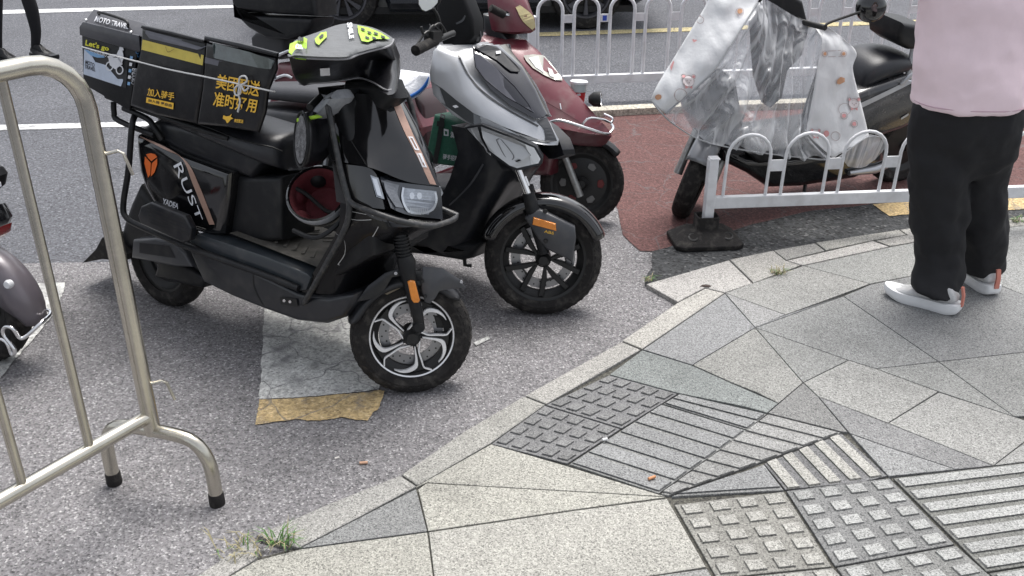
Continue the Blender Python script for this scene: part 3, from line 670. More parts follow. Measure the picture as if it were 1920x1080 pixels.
    strip('stripe', [(732, 185), (757, 245), (785, 300), (806, 345)], [(747, 187), (771, 245), (797, 300), (818, 347)], hood, pk, .0015, 6)
    for A_, B_ in (([(764.5, 256.5), (777, 281.5), (785.5, 282.5), (785.5, 282), (773, 257), (764.5, 256.5)], [(767.5, 258.5), (778.5, 279), (782, 279.5), (782, 279), (772, 259.5), (767.5, 258.5)]), ([(779.5, 287), (791.5, 313.5), (800, 314.5), (800, 314), (789, 288), (783.5, 287.5)], [(782, 288), (793, 310.5), (796.5, 311.5), (796.5, 311), (787, 291), (783.5, 290.5)]), ([(785.5, 291), (792.5, 306)], [(787.2, 290.5), (794, 304.5)])):
        strip('lettering', A_, B_, hood, WTXT, .003, 1)
    strip('panel_gap', [(629, 215), (655, 260), (690, 316)], [(631, 215), (657, 260), (693, 316)], hood, BLKM, .001)
    cheek = shell('cheek_panel', [
        [(646, 308, -.192), (692, 315, -.160), (712, 333, -.125), (740, 345, 0)],
        [(650, 345, -.196), (694, 350, -.168), (725, 368, -.12), (760, 370, 0)],
        [(654, 384, -.198), (700, 390, -.172), (740, 394, -.11), (790, 396, 0)]], K_GLOSS, back=.05)
    housing = shell('headlight', [
        [(712, 331, -.13), (735, 340, -.10), (765, 344, -.065), (826, 351, 0)],
        [(722, 360, -.135), (742, 370, -.105), (770, 374, -.067), (829, 380, 0)],
        [(733, 390, -.138), (750, 398, -.105), (775, 405, -.065), (830, 411, 0)]], mat('headlight_shell', (.05, .055, .065), .12, .2, 1, .2, 12))
    lg = mat('headlight_glass', (.33, .36, .41), .10, .3, 1, .35, 22, dirt=.1); wl = mat('headlight_silver', (.58, .61, .66), .2, .6, .8)
    strip('lens', [(754, 352), (752, 372), (764, 397)], [(818, 358), (818, 376), (803, 402)], housing, lg, .003, 4)
    strip('lens', [(718, 340), (724, 362), (741, 388)], [(748, 347), (745, 366), (757, 390)], housing, mat('indicator_glass', (.16, .17, .19), .15, .2, 1, .3, 40), .003, 4)
    strip('light_guide', [(754, 351), (752, 374), (764, 398), (790, 402)], [(758, 352), (756, 373), (767, 394), (790, 398)], housing, wl, .005, 4)
    strip('light_guide', [(818, 360), (820, 376), (812, 394), (792, 402)], [(814, 360), (816, 376), (808, 391), (790, 398)], housing, wl, .005, 4)
    for x in (772, 786): decal('bulb', [(x + 5 * cos(k * .785), 367 + 7 * sin(k * .785)) for k in range(8)], housing, wl, .006)
    for k in range(9): decal('louvre', [(768 + k * 4, 389), (770 + k * 4, 389), (771 + k * 4, 399), (769 + k * 4, 399)], housing, wl, .006)
    drl = decal('running_light', [(694, 328), (707, 334), (719, 374), (705, 369)], cheek, LENS, .005, 3)
    decal('frame', [(697, 333), (704, 336), (714, 369), (706, 366)], cheek, wl, .007, 3, parent=drl)
    lower = shell('leg_shield', [
        [(652, 383, -.196), (700, 392, -.172), (745, 404, -.10), (826, 412, 0)],
        [(650, 425, -.195), (700, 424, -.165), (760, 426, -.10), (838, 420, 0)],
        [(640, 448, -.19), (700, 440, -.15), (750, 440, -.09), (800, 436, 0)],
        [(610, 500, -.18), (665, 470, -.14), (712, 464, -.08), (750, 462, 0)],
        [(580, 545, -.17), (636, 520, -.145), (680, 510, -.09), (712, 505, 0)],
        [(578, 566, -.16), (625, 560, -.15), (662, 548, -.09), (690, 540, 0)]], mat('worn_gloss_black', (.005, .005, .006), .22, 0, .15, .2, 6, spec=.3), back=.03)
    strip('trim', [(660, 372), (700, 398), (757, 419)], [(662, 385), (705, 412), (740, 420)][:0] or [(662, 384), (704, 411), (757, 421)], lower, K_GREY, .002)
    sc = mat('scratch', (.5, .5, .5), .6)
    for L_ in ([(630, 437), (645, 450), (646, 475), (633, 495)], [(633, 495), (645, 497), (652, 490)], [(652, 490), (668, 493)], [(650, 408), (670, 412), (696, 411)], [(709, 424), (700, 440), (694, 446)], [(655, 395), (700, 404)], [(652, 478), (668, 478)]):
        strip('scratch', L_, [(x + .9, y + 1.1) for x, y in L_], lower, sc, .0015, 3)
    # steering head and inner shield
    MB().slab(A.ol([(648, 150, -.05), (735, 150, -.05), (748, 185, -.05), (700, 230, -.05), (640, 200, -.05)], -.05), soft(.07, .03, hw2=.02)).build('steering_head', K_MATTE, t)
    MB().slab(A.ol([(616, 170), (640, 170), (700, 420), (700, 480), (600, 540), (585, 530), (640, 430), (650, 380), (636, 290)], -.15), soft(.155, .02)).build('inner_shield', K_MATTE, t)
    hb = [S.q(*p) for p in [(575, 200, -.22), (650, 172, -.1)]]
    MB().tube([Vector((.93, -.20, .94)), Vector((.90, -.10, .97)), Vector((.90, 0, .98)), Vector((.93, .10, .97))], .012, 10).build('handlebar', BLKM, t)
    # crash bars
    n1 = [(612, 186, -.19), (618, 215, -.2), (630, 280, -.205), (645, 345, -.208), (654, 376, -.21)]
    n2 = [(654, 376, -.21), (668, 386, -.21), (705, 400, -.205), (755, 416, -.16), (806, 424, -.07), (834, 418, .0)]
    n3 = [(654, 376, -.21), (654, 400, -.21), (646, 430, -.205), (612, 495, -.2), (580, 552, -.195), (572, 566, -.18), (560, 572, -.15)]
    cb = MB()
    for L_ in (n1, n3):
        P_ = spl([q(*p) for p in L_], 5); cb.tube(P_, .0095, 12); cb.tube([Vector((p.x, -p.y, p.z)) for p in P_], .0095, 12)
    P_ = spl([q(*p) for p in n2], 5); P_[-1].y = 0; cb.tube(P_ + [Vector((p.x, -p.y, p.z)) for p in reversed(P_[-7:-1])] + [Vector((P_[-9].x - .05, .06, P_[-9].z + .01))], .0092, 12)
    cb.build('crash_bar', mat('painted_tube', (.022, .023, .025), .45, 0, .1, .3, 30, dirt=.35), t)
    # ---- fork, fender in the steered frame
    sq = S.q
    f = MB(); P_ = [sq(752, 430, -.075), sq(760, 478, -.075)]
    f.tube([sq(748, 425, -.075), sq(760, 486, -.075)], .020, 16)
    for k in range(9): f.tube([sq(748 + k * 1.3, 432 + k * 6, -.075), sq(748.5 + k * 1.3, 435 + k * 6, -.075)], .026, 16)
    f.tube([sq(758, 480, -.075), sq(762, 492, -.075), sq(766, 520, -.075), sq(783, 590, -.072), sq(787, 615, -.07)], [.026, .030, .024, .019, .017], 16)
    f.lathe([(0, -.012), (.016, -.012), (.02, -.006), (.02, .02)], sq(785, 613, -.078), (0, 1, 0), 20)
    P2 = [sq(748, 425, -.075), sq(760, 486, -.075), sq(787, 615, -.07)]; f.tube([Vector((p.x, .075, p.z)) for p in P2], .02, 12)
    fk = f.build('fork', K_MATTE, t, M=SM)
    MB().slab(S.ol([(764, 528), (770, 525), (778, 527), (787, 562), (784, 567), (776, 567), (771, 561)], -.10), [(-.107, .003), (-.104, 0), (-.09, 0)]).build('reflector', ORANGE, fk)
    hub = sq(780, 614, 0); hub = Vector((0, 0, R)); fe_ = MB(); RW = .052
    def arc(a0, a1, ro, ri, n=18):
        Rr = []
        for k in range(n + 1):
            a = radians(a0 + (a1 - a0) * k / n); d_ = Vector((cos(a), 0, sin(a)))
            e = min(1, min(k, n - k) / 3.0 + .45)
            prof = [(ri, -RW - .004), (ri + .012, -RW - .005), (ro - .014, -RW), (ro - .004, -RW + .012), (ro, -.02), (ro + .002, 0), (ro, .02), (ro - .004, RW - .012), (ro - .014, RW), (ri + .012, RW + .005), (ri, RW + .004)]
            Rr.append([hub + d_ * (ro - (ro - r) * e) + Vector((0, y, 0)) for r, y in prof])
        fe_.rings(Rr, cap=False, loop=False)
    arc(160, 38, .216, .185, 30)
    fd_ = fe_.build('front_fender', K_SATIN, t, M=SM, solid=.004, angle=50)
    MB().slab(S.ol([(792, 500), (830, 503), (862, 524), (874, 540), (850, 541), (824, 545), (815, 560), (806, 569), (796, 566), (790, 540)], -.064), [(-.068, .003), (-.066, 0), (-.058, 0)]).build('side_plate', K_GREY, fd_)
    MB().slab(S.ol([(668, 566), (690, 536), (722, 512), (752, 502), (762, 515), (735, 520), (720, 545), (700, 560)], -.064), [(-.067, .003), (-.065, 0), (-.058, 0)]).build('side_plate', K_SATIN, fd_)
    for x, y in ((792, 527), (797, 556), (742, 512), (865, 528)): MB().lathe([(0, -.004), (.0055, -.004), (.0065, 0)], sq(x, y, -.069), (0, 1, 0), 12).build('bolt', BLKM if x < 800 and x > 750 else CHROME, fd_)
    MB().slab(S.ol([(721, 551), (723, 546), (755, 531), (758, 533), (756, 538), (726, 553)], -.052), [(-.0535, .001), (-.05, 0)]).build('sidewall_label', mat('gold_print', (.16, .13, .09), .6), fd_)
    MB().box((.11, .0, .0), (.05, .03, .05)) ; cal = MB().slab(S.ol([(812, 588), (838, 590), (842, 612), (818, 612)], .02), [(.0, .003), (.003, 0), (.05, 0)]).build('brake_caliper', BLKM, fk)
    # kick stand
    MB().tube([Vector((.58, .12, .22)), Vector((.62, .25, .02))], .012, 8).build('kick_stand', BLKM, t)
    return t, A, S
SA, AF, AS = scooter_a()

# ---- cargo on the rack
def cargo():
    A = AF; q = A.q
    t = thing('cargo_box', 'black hard case with a travel rider poster, hindmost on the delivery scooter rack', 'cargo box', A.M)
    ol = A.ol([(157, 62), (262, 92), (247, 208), (160, 158)], -.19); bx = MB().slab(ol, soft(.2, .006, 2, hw2=.16)).build('body', K_MATTE, t)
    M_ = mat('lid_grey', (.05, .05, .058), .38, .2, .2, .15, 12, dirt=.15)
    ol = A.ol([(153, 50), (160, 40), (265, 66), (268, 96), (264, 98), (154, 66)], -.2)
    lid = MB().slab(ol, soft(.212, .006, 2, hw2=.17)).build('lid', M_, t)
    a_, b_, c_, d_ = [q(*p) for p in [(156, 44, -.205), (268, 70, -.205), (273, 44, -.15), (176, 17, -.15)]]
    far = [Vector((p.x, .12, p.z + .0)) for p in (c_, d_)]; e_, f_ = Vector((b_.x, .17, b_.z)), Vector((a_.x, .17, a_.z))
    MB().add([a_, b_, c_, d_, far[0], far[1], e_, f_], [(0, 1, 2, 3), (3, 2, 4, 5), (5, 4, 6, 7), (1, 6, 4, 2), (0, 3, 5, 7), (0, 7, 6, 1)]).build('lid_top', M_, lid, bev=.003)
    lt = bpy.data.objects['lid_top']
    mark('lettering', 'MOTO TRAVEL', [(177, 41), (241, 56), (243, 47), (182, 31)], lt, WTXT, .02)
    MB().tube(spl([q(*p) for p in [(186, 27, -.17), (188, 23, -.19), (232, 37, -.19), (240, 46, -.19), (238, 50, -.17)]], 4), .005, 8).build('handle', BLKM, lid)
    pst = decal('poster', [(161, 64), (244, 88), (241, 112), (237, 165), (156, 137), (158, 90)], bx, mat('poster_black', (.02, .02, .022), .4), .002)
    decal('poster_panel', [(159, 92), (168, 94), (180, 116), (200, 122), (222, 148), (232, 148), (232, 152), (228, 162), (158, 139)], bx, mat('poster_blue', (.50, .56, .66), .5, 0, 0, .1, 30), .003, parent=pst)
    decal('poster_panel', [(159, 92), (196, 104), (198, 108), (184, 108), (172, 104)], bx, mat('poster_sky', (.20, .38, .62), .5), .0035, parent=pst)
    mark('lettering', "Let's go", [(161, 88), (205, 98), (207, 87), (163, 74)], bx, mat('neon_yellow_print', (.70, .66, .04), .5), .03, .004, pst)
    mark('lettering', 'GS ENDURO', [(170, 96), (201, 107), (203, 99), (172, 92)], bx, WTXT, .01, .004, pst)
    mark('lettering', 'MOTO\nTRAVEL', [(160, 128), (180, 134), (182, 120), (162, 112)], bx, mat('ink', (.02, .02, .03), .5), .02, .004, pst, .8)
    # the rider drawn on the poster: two wheels, body, head
    rd = MATS['white_print']
    for cx, cy, r in ((207, 124, 9), (226, 131, 9)):
        P_ = [(cx + r * .8 * cos(k * pi / 8), cy + r * sin(k * pi / 8)) for k in range(17)]
        strip('rider_print', P_, [(cx + (x - cx) * .72, cy + (y - cy) * .72) for x, y in P_], bx, rd, .004, 1, parent=pst)
    for P_ in ([(205, 108), (226, 108), (232, 120), (218, 130), (208, 122)], [(220, 104), (224, 94), (232, 96), (234, 108), (230, 120), (224, 112)], [(226, 88), (232, 88), (234, 94), (228, 97), (225, 94)], [(203, 106), (212, 101), (222, 102), (222, 105), (206, 110)]):
        decal('rider_print', P_, bx, rd, .0045, parent=pst)
    mark('lettering', 'GS', [(255, 93), (257, 107), (263, 106), (261, 92)], bx, mat('blue_letters', (.08, .22, .45), .5), .01, .004, pst)
    mark('lettering', 'ENDURO', [(250, 128), (247, 157), (252, 158), (256, 128)], bx, WTXT, .01, .004, pst)
    for k, c_ in enumerate(('poster_sky', 'white_print', 'poster_sky', 'white_print', 'poster_sky')): decal('badge', [(246 - k * 1.2, 105 + k * 12), (251 - k * 1.2, 106 + k * 12), (250 - k * 1.2, 112 + k * 12), (245 - k * 1.2, 111 + k * 12)], bx, MATS[c_], .004, parent=pst)
    for x, y in ((161, 38), (245, 61)): MB().lathe([(0, -.003), (.005, -.002), (.006, .002)], q(x, y, -.209), (0, 1, 0), 12).build('rivet', CHROME, lid)
    # soft bags
    LEA = mat('bag_vinyl', (.006, .006, .0075), .30, 0, .0, .2, 9, .25, 18, dirt=.08); GF = mat('grey_flap', (.13, .13, .15), .45, 0, 0, .12, 12, .1, 30)
    YB = mat('yellow_reflective', (.62, .50, .10), .5, 0, 0, .08, 30)
    t2 = thing('delivery_bag', 'black insulated delivery bag with a yellow band, between the hard case and the clear-pocketed bag', 'delivery bag', A.M)
    b2 = MB().slab(A.ol([(272, 50), (320, 60), (392, 78), (388, 125), (386, 160), (374, 232), (300, 216), (249, 198), (256, 150), (268, 98)], -.205), soft(.222, .014, 3, hw2=.17)).build('body', LEA, t2)
    c2 = MB().slab(A.ol([(274, 46), (330, 58), (392, 74), (391, 81), (272, 53)], -.21), soft(.232, .008, 2, hw2=.175)).build('lid', LEA, t2)
    decal('flap', [(276, 57), (386, 86), (378, 92), (372, 93), (283, 72), (275, 62)], b2, GF, .006)
    decal('band', [(269, 74), (382, 103), (380, 122), (267, 93)], b2, YB, .004)
    strip('stitching', [(313, 87), (318, 98), (330, 92)], [(314, 87), (318, 96.5), (329, 92)], b2, mat('stitch_brown', (.25, .18, .05), .7), .007)
    mark('lettering', '加入骑手', [(277, 179), (327, 189), (329, 174), (279, 164)], b2, YTXT, .015)
    decal('label', [(276, 182), (327, 193), (326, 205), (275, 192)], b2, YTXT, .003)
    mark('lettering', '加入我 更自由', [(279, 190), (323, 201), (324, 195), (280, 185)], b2, mat('ink', (0, 0, 0)), .02, .004)
    t3 = thing('delivery_bag', 'black insulated delivery bag with a clear pocket and big golden characters, over the scooter seat', 'delivery bag', A.M)
    b3 = MB().slab(A.ol([(393, 78), (460, 92), (524, 106), (524, 130), (508, 170), (503, 210), (490, 248), (430, 238), (376, 233), (386, 165), (390, 120)], -.215), soft(.235, .014, 3, hw2=.17)).build('body', LEA, t3)
    MB().slab(A.ol([(392, 66), (460, 80), (530, 98), (529, 107), (391, 75)], -.22), soft(.243, .008, 2, hw2=.18)).build('lid', LEA, t3)
    pc = strip('pocket', [(402, 90), (403, 84), (410, 85), (506, 110), (512, 118)], [(403, 100), (404, 106), (414, 111), (500, 129), (511, 124)], b3, mat('clear_pocket', (.05, .065, .065), .12, 0, 1, .4, 30), .006)
    decal('band', [(387, 107), (518, 138), (516, 147), (386, 118)], b3, GF, .004)
    mark('lettering', '美团配送', [(405, 166), (486, 182), (491, 153), (409, 138)], b3, YTXT, .018)
    mark('lettering', '准时好用', [(400, 199), (480, 212), (485, 186), (404, 171)], b3, YTXT, .018)
    decal('emblem', [(420, 216), (426, 218), (432, 217), (436, 213), (434, 219), (439, 222), (434, 224), (430, 229), (427, 231), (424, 225), (419, 222)], b3, YTXT, .003)
    mark('lettering', '美团配送', [(440, 229), (457, 231), (458, 224), (441, 222)], b3, YTXT, .02)
    # rope
    r = MB(); P_ = [q(154, 88, -.222), q(205, 102, -.222), q(268, 118, -.235), q(320, 131, -.24), q(390, 145, -.246), q(450, 158, -.248), q(505, 170, -.244), q(515, 172, -.2)]
    r.tube(spl(P_, 4), .0026, 8)
    for L_ in ([(448, 157), (450, 145), (460, 143), (463, 152), (452, 160)], [(450, 158), (440, 166), (442, 178), (450, 176), (452, 160)], [(450, 158), (447, 175), (450, 190), (446, 210)], [(452, 158), (458, 170), (466, 165)]):
        r.tube(spl([q(x, y, -.252) for x, y in L_], 5), .003, 8)
    o = r.build('rope', ROPE); o.matrix_world = A.M; tag(o, 'thin white cord knotted round the cargo on the delivery scooter', 'cord')
    for o in list(C.objects):
        r_ = o
        while r_.parent: r_ = r_.parent
        if r_ in (t, t2, t3) and o.type == 'MESH':
            for v in o.data.vertices:
                k = max(0, v.co.y + .15); v.co.x -= k * 1.05; v.co.z -= k * .16 * max(0, min(1, (v.co.z - .85) / .2))
                if k: v.co.y = -.15 + k * .75
cargo()

# ================================================================ handlebar muffs and helmet on the delivery scooter
def muffs():
    A = AF; q = A.q; qv = A.qv
    BL = mat('quilted_vinyl', (.006, .006, .008), .34, 0, .05, .15, 9, .5, 9); GT = mat('grey_cloth', (.12, .125, .13), .7, 0, 0, .15, 25, .25, 90)
    LG = mat('lime_print', (.36, .60, .04), .55, 0, 0, .1, 40)
    t = thing('handlebar_muff', 'padded black muff with a lime and grey printed top, over the delivery scooter handlebar', 'handlebar muff', A.M)
    near = [(541, 104), (552, 107), (600, 110), (650, 110), (672, 102), (700, 94), (730, 86)]
    far = [(738, 74), (722, 62), (700, 52), (672, 46), (650, 44), (628, 48), (596, 60), (562, 72), (549, 80)]
    rings = []
    def ring(v, nn, ff, k=0): return [qv(x, y, v) for x, y in nn] + [qv(x, y, v) for x, y in ff]
    cx, cy = 642, 84
    sc = lambda L_, k, dy=0: [(cx + (x - cx) * k, cy + (y - cy) * k + dy) for x, y in L_]
    low = [(566, 160), (585, 158), (620, 156), (650, 152), (676, 150), (700, 160), (728, 178)]
    mid = [(548, 135), (562, 138), (600, 136), (650, 128), (680, 116), (712, 112), (742, 112)]
    lofar = [(746, 165), (740, 130), (720, 110), (690, 96), (660, 92), (630, 96), (600, 106), (580, 120), (566, 140)]
    mfar = [(750, 104), (736, 88), (712, 76), (680, 70), (650, 68), (626, 72), (592, 84), (562, 98), (548, 108)]
    R1 = ring(1.02, low, lofar); R2 = ring(1.085, mid, mfar); R3 = ring(1.135, near, far); R4 = ring(1.142, sc(near, .9, -1), sc(far, .93, 0)); R5 = ring(1.15, sc(near, .5), sc(far, .5)); 
    R15 = [a.lerp(b, .5) + (a.lerp(b, .5) - Vector((.9, 0, 1.05))) * .03 for a, b in zip(R1, R2)]
    body = MB().rings([spl(r, 3, True) for r in (R1, R15, R2, [a.lerp(b, .5) * 1.0 for a, b in zip(R2, R3)], R3)]).build('body', BL, t, angle=70)
    top = MB().rings([spl(r, 3, True) for r in (R3, R4, [a.lerp(b, .5) + Vector((0, 0, .004)) for a, b in zip(R4, R5)], R5)]).build('top_panel', GT, t, angle=70)
    decal('lime_print', [(546, 87), (572, 75), (576, 78), (574, 107), (544, 103)], top, LG, .008, 3)
    decal('lime_print', [(590, 78), (602, 66), (612, 64), (613, 74), (603, 84), (598, 90), (592, 86)], top, LG, .008, 2)
    decal('lime_print', [(672, 66), (670, 52), (690, 56), (714, 66), (730, 77), (704, 78), (690, 84), (678, 82)], top, LG, .008, 3)
    for x, y in ((676, 58), (688, 64), (700, 66), (684, 74), (697, 75), (712, 72)): decal('dark_print', [(x, y), (x + 7, y + 2), (x + 9, y + 6), (x + 2, y + 5)], top, K_MATTE, .011, 1)
    decal('dark_print', [(598, 76), (603, 71), (607, 71), (606, 76), (601, 80)], top, K_MATTE, .011, 1)
    mark('lettering', 'B', [(560, 84), (561, 76), (572, 77), (571, 85)], top, K_MATTE, .04, .012)
    mark('lettering', 'B', [(556, 99), (557, 90), (569, 91), (568, 100)], top, WTXT, .03, .012)
    mark('lettering', 'SMILE', [(650, 47), (655, 78), (664, 76), (660, 46)], top, WTXT, .04, .008)
    pp = [q(0, 0, 0)] and [R2[i] for i in range(7)]
    MB().tube(spl([R3[i] for i in range(8)], 4), .0035, 6).tube(spl([R1[i].lerp(R2[i], .12) + Vector((0, -.006, 0)) for i in range(8)], 4), .003, 6).build('piping', mat('grey_piping', (.25, .25, .26), .5), body)
    decal('care_label', [(599, 126), (617, 125), (618, 139), (600, 140)], body, WTXT, .004)
    # sleeve muff with fleece mouth
    t = thing('handlebar_muff', 'black sleeve muff with an open fleece-lined mouth, hanging below the printed muff', 'handlebar muff', A.M)
    c0, c1, c2, c3 = q(566, 262, -.27), q(590, 262, -.20), q(606, 246, -.14), q(640, 185, -.06)
    def cir(c, n_, a, b, rx, rz, k=20, wob=.006):
        n_ = Vector(n_).normalized(); z = (Vector((0, 0, 1)) - n_ * n_.z).normalized(); x = n_.cross(z)
        return [c + x * cos(2 * pi * i / k) * rx + z * sin(2 * pi * i / k) * rz + n_ * noise.noise(Vector((i, a, b))) * wob for i in range(k)]
    ax = (-.42, -.90, .05)
    rr_ = [cir(c0, ax, 0, 0, .050, .080), cir(c0.lerp(c1, .1), ax, 0, 1, .060, .084), cir(c1, (-.7, -.7, 0), 1, 0, .070, .088), cir(c2, (-.6, -.5, -.4), 2, 1, .065, .080), cir(c3, (-.3, -.3, -.8), 3, 0, .04, .05)]
    sl_ = MB().rings(rr_).build('sleeve', BL, t, sub=1, angle=180)
    FZ = mat('fleece', (.16, .16, .165), .95, 0, 0, .6, 60, 1.0, 120)
    MB().rings([cir(c0 + Vector(ax).normalized() * .004, ax, 0, 0, .044, .073), cir(c0 + Vector(ax).normalized() * .001, ax, 0, 0, .030, .055), cir(c0, ax, 0, 5, .012, .02)]).build('fleece_lining', FZ, t)
    P_ = cir(c0 + Vector(ax).normalized() * .002, ax, 0, 0, .053, .084)
    MB().tube(P_, .004, 8, closed=True).build('trim', K_MATTE, sl_); MB().tube(P_[12:16], .003, 8).build('lime_trim', LG, sl_)
    mat('silver_cloth', (.30, .31, .33), .5, 0, 0, .2, 30, .4, 50)
    MB().slab(A.ol([(578, 208), (608, 176), (622, 170), (632, 186), (616, 214), (592, 226)], -.2), soft(.205, .03, 3, hw2=-.10)).build('silver_cuff', MATS['silver_cloth'], t)
    MB().slab(A.ol([(556, 222), (590, 216), (598, 221), (575, 226), (556, 229)], -.26), soft(.262, .004, 2, hw2=-.24)).build('lime_patch', LG, t)
    # helmet hung upside down in the footwell
    t = thing('helmet', 'white open helmet hung mouth-up with dark red lining, in the delivery scooter footwell', 'helmet', A.M)
    c = q(596, 366, -.14); axl = (A.I.to_3x3() @ Vector((-.10, -.70, .72))).normalized(); RH = .100
    SHL = mat('helmet_white', (.34, .35, .37), .22, 0, .6, .15, 9, dirt=.12)
    prof = [(.02, -RH * 1.15)] + [(RH * sin(a) * 1.0, -RH * 1.15 * cos(a)) for a in [pi * k / 20 for k in range(1, 10)]] + [(RH, .0), (RH * .99, .018), (RH * .93, .022), (RH * .90, .012)]
    sh = MB().lathe(prof, c, axl, 40).build('shell', K_GLOSS, t)
    MB().lathe([(RH * 1.004, -.01), (RH * 1.02, .012), (RH * .99, .018), (RH * .95, .018), (RH * .93, .012)], c, axl, 44).build('rim', SHL, t)
    MB().lathe([(RH * .93, .014), (RH * .84, .004), (RH * .80, -.03), (RH * .62, -.075), (.0, -.10)], c, axl, 36).build('lining', mat('red_lining', (.085, .008, .013), .8, 0, 0, .3, 20, .4, 40), t)
    up = Vector((0, 0, 1)); up = (up - axl * axl.z).normalized(); sd = axl.cross(up)
    for k in range(6):
        a_ = k * pi / 3 + .4; dd = up * cos(a_) + sd * sin(a_); pc = c + dd * RH * .74 - axl * .045
        MB().lathe([(0, -.012), (.018, -.010), (.030, 0), (.018, .009), (0, .011)], pc, dd - axl * .35, 18).build('lining_pad', MATS['red_lining'] if k % 3 else K_MATTE, t)
    MB().lathe([(0, 0), (.03, .002), (.05, .012), (.052, .02), (0, .02)], c - axl * .098, axl, 24).build('crown_pad', MATS['red_lining'], t)
    MB().tube(spl([c + sd * RH * .95 + up * .02, c + sd * .05 - axl * .03 + up * .01, c - sd * .02 - axl * .05 - up * .03, c - sd * RH * .8 - up * .05], 5), [.007] * 16, 6).build('chin_strap', mat('strap_black', (.01, .01, .01), .8), t)
    MB().tube(spl([c - sd * RH * .9, c - sd * RH * 1.05 - up * .08 + axl * .02, c - sd * .04 - up * .15 + axl * .015, c + sd * .05 - up * .13], 5), .008, 8).build('chin_guard', K_MATTE, t)
    MB().tube(spl([c + up * RH * .9, c + up * RH * 1.25 + axl * .01, c + up * RH * 1.5 + sd * .02], 4), .008, 8).build('strap', SHL, t)
muffs()

def plate(F_, name, pts, m, parent, th=.03, mirror=True, bev=.002):
    mb_ = MB(); P_ = [F_.q(*p) for p in pts]
    for sg in ((1, -1) if mirror else (1,)):
        a_ = [Vector((p.x, p.y * sg, p.z)) for p in P_]; b_ = [Vector((p.x - th * .5, (p.y + (th if p.y < 0 else -th)) * sg, p.z)) for p in P_]; mb_.rings([a_, b_])
    return mb_.build(name, m, parent, bev=bev)
def shell_in(F_, name, rows, m, parent, n=5, back=0, ang=38, sub=0, push=(0, 0, 0)):
    Rr = []
    for row in rows:
        P_ = [p + Vector(push) for p in spl([F_.q(*p) for p in row], n)]; P_[-1].y = 0; r = mirror_ring(P_)
        if back: r = [r[0] - Vector((back, 0, 0))] + r + [r[-1] - Vector((back, 0, 0))]
        Rr.append(r)
    return MB().rings(Rr).build(name, m, parent, angle=ang, sub=sub)

